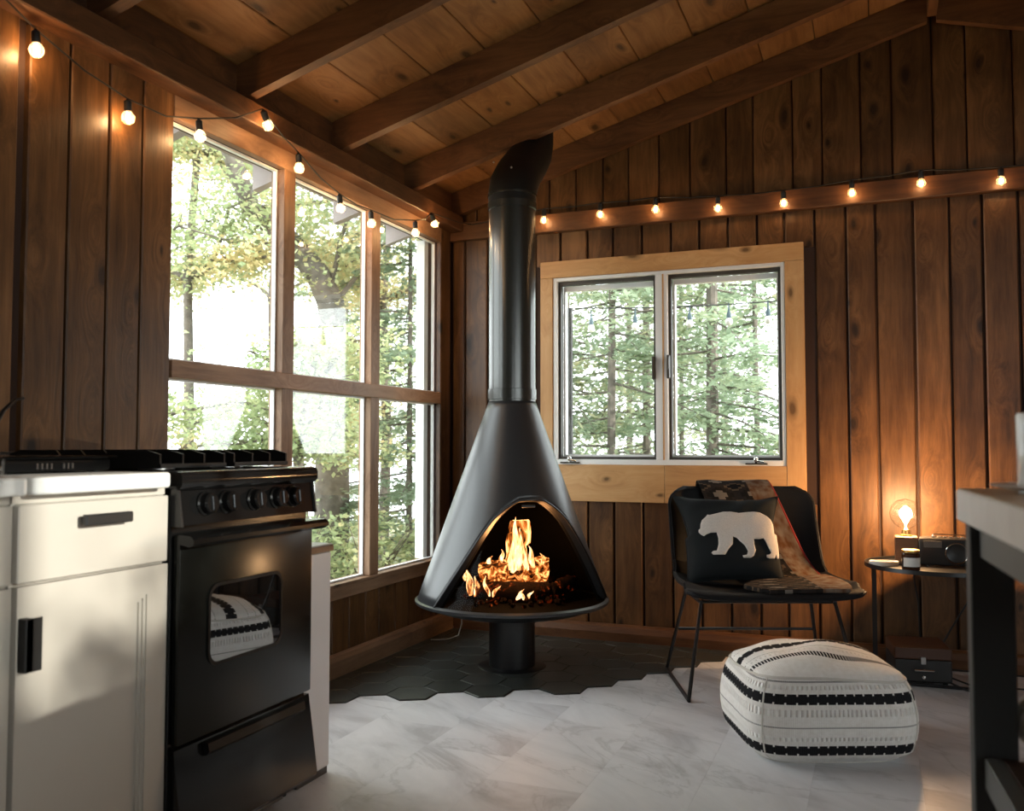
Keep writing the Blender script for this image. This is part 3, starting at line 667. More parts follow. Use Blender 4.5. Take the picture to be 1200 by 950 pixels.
# logs and fire (frame turned towards the room)
FA = R(21.9); ca, sa = math.cos(FA), math.sin(FA)
def F3(x, y, z): return (x*ca-y*sa+AX[0], x*sa+y*ca+AX[1], z)
def glowbark(name, col, st, th0, th1, sc_=26, zf=1):
    m, nt, b = mat(name); setc(b, (.02, .013, .01), .95, 0, .05)
    g = N(nt, 'ShaderNodeTexCoord'); mp = N(nt, 'ShaderNodeMapping'); mp.inputs['Scale'].default_value = (1, 1, zf); L(nt, g.outputs['Object'], mp.inputs[0])
    n = N(nt, 'ShaderNodeTexNoise'); n.inputs['Scale'].default_value = sc_; n.inputs['Detail'].default_value = 4; n.inputs['Distortion'].default_value = 1.5; L(nt, mp.outputs[0], n.inputs['Vector'])
    r = ramp(nt, n.outputs[0], [(th0, (0, 0, 0)), (th1, col), ((th0+th1)/2, tuple(x*k for x, k in zip(col, (.25, .12, .05))))])
    L(nt, r.outputs[0], b.inputs['Emission Color']); b.inputs['Emission Strength'].default_value = st
    bump(nt, b, n.outputs[0], .7, .01); return m
M['ember'] = glowbark('burning_bark', (1, .45, .14), 3.2, .40, .66, 30, 1)
M['burnlog'] = glowbark('flaming_split_log', (1, .50, .17), 4.6, .38, .60, 18, .22)
M['char'] = glowbark('charred_log', (1, .20, .04), .5, .60, .74, 22)
def log(a, b_, r0, m, label, n=12):
    A, B = Vector(a), Vector(b_); d = B-A; loc = F3(*a); mb = MB()
    dw = Vector((d.x*ca-d.y*sa, d.x*sa+d.y*ca, d.z)); P = [dw*t+Vector((random.gauss(0, .004), random.gauss(0, .004), random.gauss(0, .003))) for t in np.linspace(0, 1, 9)]
    mb.tube(P, [r0*random.uniform(.9, 1.08) for _ in P], n)
    for i, v in enumerate(mb.v):
        mb.v[i] = tuple(c+random.gauss(0, .0035) for c in v)
    o = mb.build('log', M[m], None, angle=60); o.location = loc
    return tag(o, label, 'log', 'firewood burning in the fireplace')
log((-.14, .02, .415), (.16, .07, .43), .056, 'ember', 'glowing rough-barked log lying across the fire')
log((-.16, -.04, .345), (.17, -.03, .35), .045, 'char', 'dark charred log lying in front under the glowing one')
log((-.05, .14, .345), (.20, .13, .345), .045, 'char', 'charred log at the back of the fire bed')
log((.015, .035, .44), (.035, .10, .655), .050, 'burnlog', 'split log standing upright in flames at the centre of the fire')
log((-.20, .06, .335), (-.11, .10, .40), .035, 'char', 'short charred stub at the left of the fire')
log((.17, -.05, .34), (.27, .08, .37), .036, 'char', 'short dark log end at the right of the fire')
flm = bpy.data.materials.new('flame'); flm.use_nodes = True; nt = flm.node_tree; nt.nodes.clear()
o_ = N(nt, 'ShaderNodeOutputMaterial'); e_ = N(nt, 'ShaderNodeEmission'); t_ = N(nt, 'ShaderNodeBsdfTransparent'); mx = N(nt, 'ShaderNodeMixShader')
g_ = N(nt, 'ShaderNodeNewGeometry'); mp_ = N(nt, 'ShaderNodeVectorMath', operation='MULTIPLY'); L(nt, g_.outputs['Position'], mp_.inputs[0]); mp_.inputs[1].default_value = (1, 1, .18)
nn = N(nt, 'ShaderNodeTexNoise'); nn.inputs['Scale'].default_value = 55; nn.inputs['Detail'].default_value = 2; L(nt, mp_.outputs[0], nn.inputs['Vector'])
rr_ = ramp(nt, nn.outputs[0], [(.32, (1, .20, .04)), (.66, (1, .66, .36)), (.48, (1, .40, .13))]); L(nt, rr_.outputs[0], e_.inputs[0]); e_.inputs[1].default_value = 4.2
fa = ramp(nt, nn.outputs[0], [(.38, (.03, .03, .03)), (.64, (.75, .75, .75))]); L(nt, fa.outputs[0], mx.inputs[0]); L(nt, t_.outputs[0], mx.inputs[1]); L(nt, e_.outputs[0], mx.inputs[2]); L(nt, mx.outputs[0], o_.inputs[0])
M['flame'] = flm
fm = MB()
def flame(x, y, z, h, w_, lean=0):
    P = []; r_ = []
    for i in range(9):
        t = i/8; P.append(F3(x+lean*t*h+.012*math.sin(5*t+x*40)*t, y+.008*math.sin(7*t), z+h*t)); r_.append(max(.0006, w_*math.sin(math.pi*(.12+.88*t))*(1-t*.4)))
    fm.tube(P, r_, 8)
flame(-.01, -.03, .44, .20, .022, .15); flame(.03, -.035, .44, .24, .026, -.05); flame(.07, -.03, .44, .19, .02, -.25); flame(.0, -.04, .43, .13, .022, .4); flame(.10, -.02, .45, .10, .016, -.3)
flame(-.10, .0, .45, .05, .014); flame(-.05, .0, .46, .07, .014); flame(.14, .02, .46, .05, .012)
flame(-.185, -.08, .335, .12, .020, -.15); flame(-.165, -.08, .33, .09, .016, .1); flame(-.21, -.07, .40, .05, .012); flame(-.10, -.10, .335, .09, .011, -.3); flame(-.085, -.10, .332, .05, .010, .5)
flame(.02, -.13, .325, .04, .012, .8); flame(.05, -.13, .325, .045, .010, -.1); flame(.075, -.12, .33, .03, .008, .3)
fl_ = fm.build('flames', M['flame']); tag(fl_, 'orange flames licking the logs inside the fireplace', 'fire', kind='stuff')
am = MB()
for k in range(70):
    a = random.uniform(0, 6.28); r_ = .24*random.random()**.5; s_ = random.uniform(.008, .02); c = F3(r_*math.cos(a), r_*math.sin(a), .302+s_*.6); am.ball(c, s_, 6, 4, .8)
tag(am.build('coals', M['char'], None, smooth=False), 'bed of dark coals with a few glowing spots under the logs', 'coals', kind='stuff')
pl = bpy.data.lights.new('fire_light', 'POINT'); pl.energy = 2.5; pl.color = (1, .45, .16); pl.shadow_soft_size = .05; po = bpy.data.objects.new('fire_light', pl); COL.objects.link(po); po.location = F3(.03, -.10, .55)
# thin cable looping down behind the stove
cb = MB().tube([(.20, -.30, .17), (.205, -.30, .09), (.19, -.31, .03), (.15, -.335, .012), (.11, -.36, .010), (.07, -.385, .012)], .004, 6).build('cable', M['palecord']); tag(cb, 'thin grey cable looping to the floor behind the stove pedestal', 'cable')

# ================================================================== STRING LIGHTS
def strand(name, label, bulbs, cord_pts, group, energy):
    r = empty(name, (0, 0, 0), 0, label, 'string light', group)
    MB().tube(cord_pts, .003, 5).build('cord', M['cord'], r)
    for (bx, by, bz, tx, ty) in bulbs:            # globe centre and tilt
        d = Vector((tx, ty, -1)).normalized(); c = Vector((bx, by, bz))
        b = MB().ball((0, 0, 0), .0205, 20, 12); b.lathe([(.012, .016), (.010, .024)], n=12); bo = b.build('bulb', M['bulbglass'], r); bo.location = c
        bo.rotation_euler = (-d).to_track_quat('Z', 'Y').to_euler()
        MB().lathe([(.0105, .020), (.012, .024), (.012, .052), (.007, .056), (.004, .060)], n=14, cap=True).build('socket', M['cord'], bo)
        f_ = MB()
        for k in range(4): a = k*math.pi/2; f_.tube([(.004*math.cos(a), .004*math.sin(a), .012), (.0085*math.cos(a), .0085*math.sin(a), -.001), (.004*math.cos(a), .004*math.sin(a), -.012)], .0019, 5)
        f_.build('filament', M['filament'], bo)
        l = bpy.data.lights.new('bulb_glow', 'POINT'); l.energy = energy; l.color = (1, .58, .26); l.shadow_soft_size = .012
        lo = bpy.data.objects.new('bulb_glow', l); COL.objects.link(lo); lo.parent = bo; lo.location = (0, 0, -.003)
BL = [(.055, -2.775, 2.096, .1, 0), (.05, -2.437, 2.022, .05, 0), (.07, -2.137, 2.059, .1, 0), (.125, -1.84, 2.188, -.1, .8), (.095, -1.60, 2.10, 0, .1), (.07, -1.259, 2.027, 0, .2), (.07, -1.002, 2.019, 0, .1), (.12, -.67, 2.045, 0, 0), (.125, -.47, 2.135, .1, .7)]
cp = [(.05, -3.6, 2.10), (.06, -3.2, 2.06), (.11, -2.98, 2.19)]
for i, (bx, by, bz, tx, ty) in enumerate(BL):
    d = Vector((tx, ty, -1)).normalized(); s_ = Vector((bx, by, bz))-d*.062; cp.append(tuple(s_))
    if i < len(BL)-1:
        n2 = BL[i+1]; cp.append(((bx+n2[0])/2, (by+n2[1])/2, min(s_.z, n2[2]+.06)-.006 if abs(bz-n2[2]) < .05 else (s_.z+n2[2]+.06)/2-.015))
cp.append((.16, -.25, 2.19)); cp.append((.16, -.10, 2.215))
strand('string_light', 'strand of small globe bulbs along the beam above the big left window', BL, cp, None, .95)
BB = [(x_, -.088, z_, 0, 0) for x_, z_ in ((.58, 2.201), (.891, 2.202), (1.182, 2.200), (1.494, 2.176), (1.806, 2.170), (2.114, 2.187), (2.41, 2.200), (2.733, 2.176), (3.05, 2.18), (3.38, 2.19))]
cp = [(.16, -.09, 2.215), (.35, -.075, 2.235)]
for i, (bx, by, bz, tx, ty) in enumerate(BB):
    cp.append((bx, by, bz+.062))
    if i < len(BB)-1: cp.append(((bx+BB[i+1][0])/2, -.075, (bz+BB[i+1][2])/2+.060))
strand('string_light', 'strand of small clear globe bulbs along the ledger beam on the back wall', BB, cp, None, .24)

# ================================================================== KITCHEN: cabinets, counter, range
def cabmat():
    m, nt, b = mat('greige_lacquer'); setc(b, (.49, .455, .40), .45); return m
M['cab'] = cabmat(); M['counter'] = plain('white_counter', (.74, .74, .72), .3, noise=.05, nscale=30); M['plastic'] = plain('black_plastic', (.012, .012, .012), .45)
def cabinet(y0, y1, label):
    r = empty('base_cabinet', (0, (y0+y1)/2, 0), 0, label, 'cabinet', None); c = (y0+y1)/2; a, b_ = y0-c, y1-c
    mb = MB(); mb.box(.02, .640, a, b_, .09, .900); mb.box(.02, .58, a+.002, b_-.002, .0, .09); mb.build('cabinet_body', M['cab'], r, smooth=False)
    MB().box(.6405, .645, a, b_, .887, .904, 0).build('top_rail', M['cab'], r, smooth=False)
    d = MB().box(.6405, .660, a+.004, b_-.003, .733, .885, .0025).build('drawer', M['cab'], r, smooth=False)
    h = MB(); h.box(.672, .688, .0-.062, .0+.066, .835, .858, .003); h.box(.660, .674, -.05, -.035, .84, .853); h.box(.660, .674, .04, .055, .84, .853); h.build('handle', M['plastic'], d, smooth=False)
    # door: frame + recessed panel with a stepped bead
    z0, z1 = .095, .727; w_ = .062; mb = MB(); p0, p1 = a+.004, b_-.003
    for s_ in ((p0, p0+w_, z0, z1), (p1-w_, p1, z0, z1), (p0+w_, p1-w_, z0, z0+w_), (p0+w_, p1-w_, z1-w_, z1)): mb.box(.6405, .660, *s_)
    do = mb.build('door', M['cab'], r, smooth=False)
    mb = MB(); q0, q1, zz0, zz1 = p0+w_, p1-w_, z0+w_, z1-w_
    for k, (xx, g) in enumerate(((.656, .008), (.652, .016))):
        o0 = 0 if k == 0 else .008
        for s_ in ((q0+o0, q0+g, zz0+o0, zz1-o0), (q1-g, q1-o0, zz0+o0, zz1-o0), (q0+g, q1-g, zz0+o0, zz0+g), (q0+g, q1-g, zz1-g, zz1-o0)): mb.box(.6405, xx, *s_)
    mb.build('panel_moulding', M['cab'], do, smooth=False)
    MB().box(.6405, .647, q0+.016, q1-.016, zz0+.016, zz1-.016).build('door_panel', M['cab'], do, smooth=False)
    h = MB(); h.box(.6605, .684, p0+.002, p0+.020, .565, .668, .002); h.box(.680, .684, p0+.002, p0+.040, .565, .668, .0015); h.build('handle', M['plastic'], do, smooth=False)
    return r
cabinet(-3.298, -2.893, 'greige base cabinet with one drawer and one shaker door beside the black range')
cabinet(-3.71, -3.304, 'greige base cabinet at the left picture edge, only its edge showing')
cabinet(-4.12, -3.716, 'greige base cabinet farther left than the picture shows')
def counter(y0, y1, lab):
    pr = rrect(.0, .69, y0, y1, .012, 4); mb = MB(); mb.prism(pr, .9045, .940); o = mb.build('countertop', M['counter'], None, smooth=False)
    bv = o.modifiers.new('edge', 'BEVEL'); bv.width = .007; bv.segments = 3; bv.limit_method = 'ANGLE'; o.location = (.012, 0, 0); o.data.transform(Matrix.Diagonal((.983, 1, 1, 1)))
    return tag(o, lab, 'countertop')
counter(-3.284, -2.918, 'white countertop slab with rounded corner beside the range')
counter(-4.12, -3.297, 'white countertop slab at the left picture edge, separated by a thin joint')
MB_ = MB().box(.0085, .024, -4.12, -2.24, .945, .985, .001).build('backsplash_strip', M['blackm'], None, smooth=False); tag(MB_, 'narrow black ledge strip along the wall behind the counter', 'ledge')
# gas range
rg = empty('gas_range', (0, -2.61, 0), 0, 'black freestanding gas range with five knobs and an oven window', 'stove')
M['range'] = plain('range_black_enamel', (.006, .006, .006), .13, 0, .3); M['ovendoor'] = plain('oven_door_enamel', (.006, .007, .006), .24, 0, .3); M['ovenglass'] = plain('oven_window_glass', (.003, .003, .003), .02, 0, 1.0); M['ovenglass'].node_tree.nodes['Principled BSDF'].inputs['IOR'].default_value = 2.0; M['rangedark'] = plain('range_matte', (.005, .005, .005), .5, 0, .2)
Y0, Y1 = -.272, .275
MB().box(.03, .655, Y0, Y1, .055, .90, .003).build('range_body', M['range'], rg, smooth=False)
lg = MB()
for yy in (Y0+.03, Y1-.03):
    for xx in (.08, .60): MB().cyl((xx, yy, 0), .015, .056, 10).build('levelling_foot', M['rangedark'], rg)
MB().prism([(.60, .055), (.612, .055), (.612, .012), (.60, .012)], Y0+.02, Y1-.02, axis=1).build('toe_panel', M['rangedark'], rg, smooth=False)
# cooktop with rounded front lip
ct = MB().prism([(.03, .905), (.66, .9005), (.680, .896), (.690, .908), (.690, .928), (.684, .938), (.672, .941), (.03, .941)], Y0-.004, Y1+.004, axis=1).build('cooktop', M['range'], rg, angle=50)
cpn = MB().prism([(.655, .812), (.684, .812), (.672, .896), (.655, .896)], Y0, Y1, axis=1).build('control_panel', M['range'], rg, angle=30)
M['bchrome'] = plain('black_chrome', (.03, .03, .03), .3, .5)
for yy in (Y0-.002, Y1-.004): MB().prism([(.656, .810), (.690, .810), (.677, .898), (.656, .898)], yy, yy+.006, axis=1).build('end_trim', M['bchrome'], cpn, smooth=False)
for ky in (-2.793, -2.715, -2.606, -2.511, -2.437):
    kx, kz = .678, .860; k = MB(); k.lathe([(.030, 0), (.030, .004), (.0255, .007), (.0245, .022), (.021, .026), (.001, .026)], n=28, axis=0)
    k.box(.02, .030, -.005, .005, -.018, .018, .002); o = k.build('knob', M['range'], rg, angle=30); o.location = (kx, ky+2.61, kz); o.rotation_euler = (0, R(-6), 0)
# oven door
dr = MB().box(.657, .680, Y0+.004, Y1-.004, .300, .792, .006).build('oven_door', M['ovendoor'], rg, angle=30)
wy0, wy1, wz0, wz1 = -.163, .118, .470, .655
MB().prism(rrect(wy0, wy1, wz0, wz1, .03), .6805, .683, axis=0).build('oven_window', M['ovenglass'], dr, smooth=False)
oo, ii = rrect(wy0-.008, wy1+.008, wz0-.008, wz1+.008, .036), rrect(wy0, wy1, wz0, wz1, .03)
fmb = MB(); n_ = len(oo); fmb.add([(.6805, *p) for p in oo]+[(.6845, *p) for p in oo]+[(.6845, *p) for p in ii]+[(.6805, *p) for p in ii], [f_ for i in range(n_) for f_ in ((i, (i+1) % n_, n_+(i+1) % n_, n_+i), (n_+i, n_+(i+1) % n_, 2*n_+(i+1) % n_, 2*n_+i), (2*n_+i, 2*n_+(i+1) % n_, 3*n_+(i+1) % n_, 3*n_+i))])
fmb.build('window_gasket', M['rangedark'], dr)
hd = MB().prism([(.680, .770), (.712, .764), (.724, .772), (.724, .782), (.712, .790), (.680, .792)], Y0+.0, Y1+.012, axis=1).build('oven_handle', M['range'], dr, angle=30)
# drawer leaning out at the bottom
dw = MB().prism([(.657, .290), (.672, .290), (.704, .070), (.696, .058), (.657, .058)], Y0+.002, Y1-.004, axis=1).build('broiler_drawer', M['range'], rg, angle=30)
MB().prism([(.672, .286), (.690, .282), (.694, .262), (.684, .252), (.677, .252)], Y0+.10, Y1-.05, axis=1).build('handle', M['rangedark'], dw, angle=30)
lt = MB(); lt.box(.600, .640, .04, .20, .012, .052, .003); lt.box(.64, .652, .09, .14, .02, .050, .004); lt.build('lower_vent', plain('grey_latch', (.12, .12, .12), .4, .5), rg, smooth=False)
# grates
for gy in (-.135, .135):
    gm = MB()
    for k in range(4):
        yy = gy-.115+.0767*k; gm.prism([(.10, .945), (.60, .945), (.60, .980), (.56, .990), (.44, .990), (.41, .965), (.29, .965), (.26, .990), (.14, .990), (.10, .980)], yy-.003, yy+.003, axis=1)
    for xx in (.105, .60, .35): gm.box(xx-.004, xx+.004, gy-.118, gy+.118, .9465, .957)
    gm.build('grate', M['rangedark'], rg, smooth=False)
    for bx in (.22, .48):
        bo = MB().lathe([(.045, .9415), (.045, .950), (.036, .953), (.001, .953)], (bx, gy, 0), 24).build('burner', M['steel'], rg)
        MB().lathe([(.030, .9535), (.031, .962), (.027, .966), (.001, .966)], (bx, gy, 0), 24).build('burner_cap', M['rangedark'], bo)
# portable cooktop on the counter
pc = empty('portable_cooktop', (.36, -3.02, .940), 0, 'flat black portable cooktop with vent slots lying on the white countertop', 'cooktop')
pb = MB().box(-.16, .16, -.20, .085, .004, .032, .005).build('body', M['rangedark'], pc, smooth=False)
MB().box(-.17, .17, -.21, .095, .033, .038, .001).build('top_plate', M['range'], pc, smooth=False)
for k in range(7): MB().box(.1605, .163, -.12+.012*k+(.02 if k > 3 else 0), -.116+.012*k+(.02 if k > 3 else 0), .010, .022).build('vent_slot', M['steel'], pb, smooth=False)
for a in (-.13, .13):
    for b_ in (-.18, .065): MB().cyl((a, b_, 0), .012, .0045, 10).build('rubber_foot', M['plastic'], pc)
cu = MB().lathe([(.001, 0), (.026, 0), (.030, .045), (.028, .045), (.024, .004), (.001, .004)], n=24).build('glass_cup', M['clearglass']); cu.location = (.60, -3.315, .9402); tag(cu, 'small clear glass cup on the counter at the left picture edge', 'glass')
# black hose curve at the very left
hs_ = MB().tube([(.25, -3.06, .9405), (.25, -3.045, 1.0), (.25, -3.03, 1.04), (.25, -3.005, 1.085), (.25, -2.975, 1.112), (.25, -2.95, 1.118)], [.009, .006, .005, .005, .0045, .004], 10)
hs_.lathe([(.022, 0), (.022, .006), (.008, .010)], (.25, -3.06, .941), 16, cap=True)
_h = hs_.build('bent_spout', M['blackm']); _h.location = (0, 0, 0); tag(_h, 'thin curved black spout rising from the counter at the left picture edge', 'spout')
# narrow white cabinet past the range
wc = empty('narrow_cabinet', (0, -2.262, 0), 0, 'narrow white cabinet with a dark wood top edge between the range and the window wall', 'cabinet')
MB().box(.04, .624, -.055, .106, .022, .676, .004).build('cabinet_body', plain('white_laminate', (.72, .72, .74), .35), wc, smooth=False)
MB().box(.04, .618, -.052, .103, .0, .022).build('toe_strip', M['blackm'], wc, smooth=False)
MB().box(.035, .632, -.058, .109, .6765, .695, .002).build('top_edge', M['raily'], wc, smooth=False)
MB().box(.038, .628, -.055, .106, .6955, .700, .001).build('top_panel', plain('grey_top', (.42, .44, .45), .4), wc, smooth=False)

# ================================================================== CHAIR
CH = Vector((1.62, -.36, 0)); CA = math.atan2(.37, .929)
ch = empty('lounge_chair', CH, CA, 'black leather bucket lounge chair on thin black sled legs under the window', 'chair')
M['leather'] = plain('black_leather', (.011, .011, .012), .62, 0, .12, bmp=.12, nscale=180)
# local frame: x to the viewer's right, forward is -y
def shell(u, v):
    """u across (-1..1), v from back top (0) to front edge (1)"""
    # section path (forward f, z)
    key = [(-.035, .815), (-.02, .74), (.01, .62), (.045, .50), (.09, .435), (.17, .408), (.32, .400), (.48, .408), (.575, .418), (.60, .408)]
    t = v*(len(key)-1); i = min(int(t), len(key)-2); s = t-i
    p0, p1, p2, p3 = key[max(i-1, 0)], key[i], key[i+1], key[min(i+2, len(key)-1)]
    cr_ = lambda a, b_, c, d: .5*((2*b_)+(-a+c)*s+(2*a-5*b_+4*c-d)*s*s+(-a+3*b_-3*c+d)*s**3)
    f = cr_(p0[0], p1[0], p2[0], p3[0]); z = cr_(p0[1], p1[1], p2[1], p3[1])
    hw = .325
    if v < .12: hw = .325-.075*(1-v/.12)**2.2
    if v > .88: hw = .335-.10*((v-.88)/.12)**2.5
    elif v >= .12: hw = .325+.02*min(1, max(0, (v-.45)/.3))
    a = abs(u); wrap = a**3.2
    bend = wrap*.085*max(0, 1-abs(v-.33)/.62)
    f += bend*(1 if v < .5 else .4); z += wrap*.045*(1 if .38 < v < .8 else max(0, 1-abs(v-.59)/.42))*1.0
    return (u*hw, -f, z)
so = MB().grid(lambda u, v: shell(2*u-1, v), 37, 46).build('shell', M['leather'], ch, angle=80); solid(so, .022, 0)
bv = so.modifiers.new('round', 'BEVEL'); bv.width = .007; bv.segments = 3; bv.limit_method = 'ANGLE'; bv.angle_limit = R(50)
# seam piping around the shell
ed = [shell(-1, v) for v in np.linspace(.04, .97, 40)]+[shell(u, .995) for u in np.linspace(-.93, .93, 20)]+[shell(1, v) for v in np.linspace(.97, .04, 40)]+[shell(u, .004) for u in np.linspace(.93, -.93, 20)]
MB().tube(ed, .006, 6, closed=True).build('edge_piping', M['leather'], so)
for sx in (-1, 1):
    MB().tube([(sx*.27, -.14, .375), (sx*.335, -.035, .010), (sx*.34, -.53, .010), (sx*.275, -.44, .375)], .0075, 8)
    fl_ = MB().tube([(sx*.34, -.54, .0085), (sx*.27, -.445, .372)], .0078, 8).build('leg', M['blackm'], ch)
    MB().tube([(sx*.34, -.028, .0085), (sx*.27, -.13, .372)], .0078, 8).build('leg', M['blackm'], ch)
    MB().tube([(sx*.34, -.545, .0085), (sx*.34, -.023, .0085)], .0078, 8).build('runner', M['blackm'], ch)
    MB().tube([(sx*.27, -.45, .372), (sx*.27, -.125, .372)], .0078, 8).build('seat_rail', M['blackm'], ch)
MB().tube([(-.305, -.078, .195), (.305, -.078, .195)], .0065, 8).build('crossbar', M['blackm'], ch)
for f_ in (-.15, -.43): MB().tube([(-.27, f_, .372), (.27, f_, .372)], .0065, 8).build('crossbar', M['blackm'], ch)
# --- pillow with bear
pi_ = empty('throw_pillow', (0, 0, 0), 0, 'dark charcoal throw pillow with a white bear shape leaning in the black chair', 'pillow')
CM = Matrix.Translation(CH) @ Matrix.Rotation(CA, 4, 'Z')
TLp, TRp, BLp, BRp = (Vector((-.325, -.125, .785)), Vector((.142, -.115, .780)), Vector((-.300, -.330, .430)), Vector((.110, -.310, .428)))
nrm = ((TRp-TLp).cross(BLp-TLp)).normalized()
if nrm.y > 0: nrm = -nrm
def pil(u, v, side):
    """u 0..1 left to right, v 0..1 top to bottom"""
    c = TLp*(1-u)*(1-v)+TRp*u*(1-v)+BLp*(1-u)*v+BRp*u*v
    a, b_ = 2*u-1, 2*v-1
    # pull the edges inward between the corners
    ctr = (TLp+TRp+BLp+BRp)/4; pinch = .10*((1-a*a)*(abs(b_)**6)+(1-b_*b_)*(abs(a)**6)); 
    if b_ < 0: pinch *= 1.9
    c = c+(ctr-c)*pinch
    th = .062*((1-a**4)*(1-b_**4))**.62
    wr = .0055*math.sin(22*(u*.8+v*1.1)+2*math.sin(9*u))*max(0, (.42-v))*2.2*(1-a*a)+.004*math.sin(17*v+6*u)*(1-a*a)*(1-b_*b_)
    return CM @ (c+nrm*(side*th+(wr if side > 0 else 0)))
M['pilfab'] = plain('charcoal_cotton', (.013, .0155, .017), .9, 0, .2, bmp=.25, nscale=320)
mbp = MB(); mbp.grid(lambda u, v: pil(u, v, 1), 36, 36); mbp.grid(lambda u, v: pil(u, v, -1), 36, 36); fixn(mbp.build('cover', M['pilfab'], pi_, angle=80))
ring_ = [pil(t, 0, 0) for t in np.linspace(0, 1, 24)]+[pil(1, t, 0) for t in np.linspace(.04, 1, 23)]+[pil(1-t, 1, 0) for t in np.linspace(.04, 1, 23)]+[pil(0, 1-t, 0) for t in np.linspace(.04, .96, 22)]
MB().tube(ring_, .0028, 5, closed=True).build('seam', M['pilfab'], pi_)
bear = [(222, 515), (222, 497), (235, 488), (238, 455), (250, 425), (275, 404), (290, 384), (305, 388), (345, 378), (400, 362), (450, 362), (510, 372), (560, 362), (610, 358), (660, 362), (710, 380), (750, 405), (780, 440), (800, 490), (805, 550), (820, 600), (822, 660), (815, 697), (800, 706), (786, 702), (787, 672), (775, 690), (768, 706), (730, 710), (706, 700), (705, 683), (728, 680), (742, 665), (720, 630), (700, 590), (682, 562), (650, 570), (610, 570), (612, 610), (624, 650), (612, 690), (590, 706), (537, 706), (530, 690), (562, 685), (568, 660), (545, 620), (512, 588), (490, 560), (465, 550), (460, 610), (430, 645), (405, 687), (320, 687), (308, 672), (320, 660), (346, 658), (360, 610), (362, 560), (352, 518), (310, 520), (282, 530), (262, 544), (240, 532)]
def b_uv(px, py):
    # outline in units of the pillow face (corners 75,165 / 815,190 / 150,860 / 860,850)
    v = (py-178)/(855-178); l = 75+(150-75)*v; r_ = 815+(860-815)*v; return (px-l)/(r_-l), v
from mathutils.geometry import delaunay_2d_cdt
bpts = [Vector(b_uv(*p)) for p in bear]; dense = []
for k in range(len(bpts)):
    a, b2 = bpts[k], bpts[(k+1) % len(bpts)]; m_ = max(1, int((b2-a).length/.02))
    dense += [a+(b2-a)*q_/m_ for q_ in range(m_)]
nb_ = len(dense); inner = [Vector((.02+.0233*i_, .02+.0233*j_)) for i_ in range(42) for j_ in range(42)]
vo_, _, fo_, _, _, _ = delaunay_2d_cdt(dense+inner, [], [list(range(nb_))], 1, 1e-5)
mbb = MB(); mbb.add([pil(p.x, p.y, 1)+(CM.to_3x3() @ nrm)*.0045 for p in vo_], [tuple(f) for f in fo_])
used_ = sorted({q_ for f in mbb.f for q_ in f}); rm_ = {q_: i_ for i_, q_ in enumerate(used_)}; mbb.v = [mbb.v[q_] for q_ in used_]; mbb.f = [tuple(rm_[q_] for q_ in f) for f in mbb.f]
M['felt'] = plain('white_felt', (.66, .61, .56), .95, noise=.08, nscale=200, bmp=.3)
bo = fixn(mbb.build('bear_applique', M['felt'], pi_, angle=80)); solid(bo, .002, 0)
# --- blanket
def blanketmat():
    m, nt, b = mat('woven_blanket'); b.inputs['Roughness'].default_value = .95; b.inputs['Specular IOR Level'].default_value = .1
    uv = N(nt, 'ShaderNodeUVMap', uv_map='uv'); sp = N(nt, 'ShaderNodeSeparateXYZ'); L(nt, uv.outputs[0], sp.inputs[0]); U, V = sp.outputs[0], sp.outputs[1]
    # stepped diamonds: |tri(u)| + |tri(v)| quantised
    tri = lambda x, s: mathn(nt, 'ABSOLUTE', mathn(nt, 'SUBTRACT', mathn(nt, 'FRACT', mathn(nt, 'MULTIPLY', x, s)), .5))
    q = lambda x, n: mathn(nt, 'DIVIDE', mathn(nt, 'FLOOR', mathn(nt, 'MULTIPLY', x, n)), n)
    d = mathn(nt, 'ADD', q(tri(U, 2.1), 10), q(tri(V, 3.6), 10))
    r = ramp(nt, d, [(.0, (.16, .14, .12)), (.78, (.012, .011, .011)), (.14, (.015, .013, .012)), (.30, (.30, .27, .24)), (.36, (.025, .02, .018)), (.52, (.10, .07, .045)), (.60, (.26, .23, .20)), (.66, (.012, .011, .011))], 'CONSTANT')
    band = mathn(nt, 'GREATER_THAN', U, .66); n = N(nt, 'ShaderNodeTexNoise'); n.inputs['Scale'].default_value = 9; L(nt, uv.outputs[0], n.inputs['Vector'])
    bc = ramp(nt, n.outputs[0], [(.35, (.15, .12, .095)), (.65, (.085, .036, .014))])
    L(nt, mixc(nt, band, r.outputs[0], bc.outputs[0]), b.inputs['Base Color'])
    n2 = N(nt, 'ShaderNodeTexNoise'); n2.inputs['Scale'].default_value = 260; L(nt, uv.outputs[0], n2.inputs['Vector']); bump(nt, b, n2.outputs[0], .4, .002)
    return m
M['blanket'] = blanketmat(); M['redtrim'] = plain('red_binding', (.19, .010, .008), .9)
bk = empty('blanket', CH, CA, 'dark patterned blanket with a red edge draped over the chair', 'blanket')
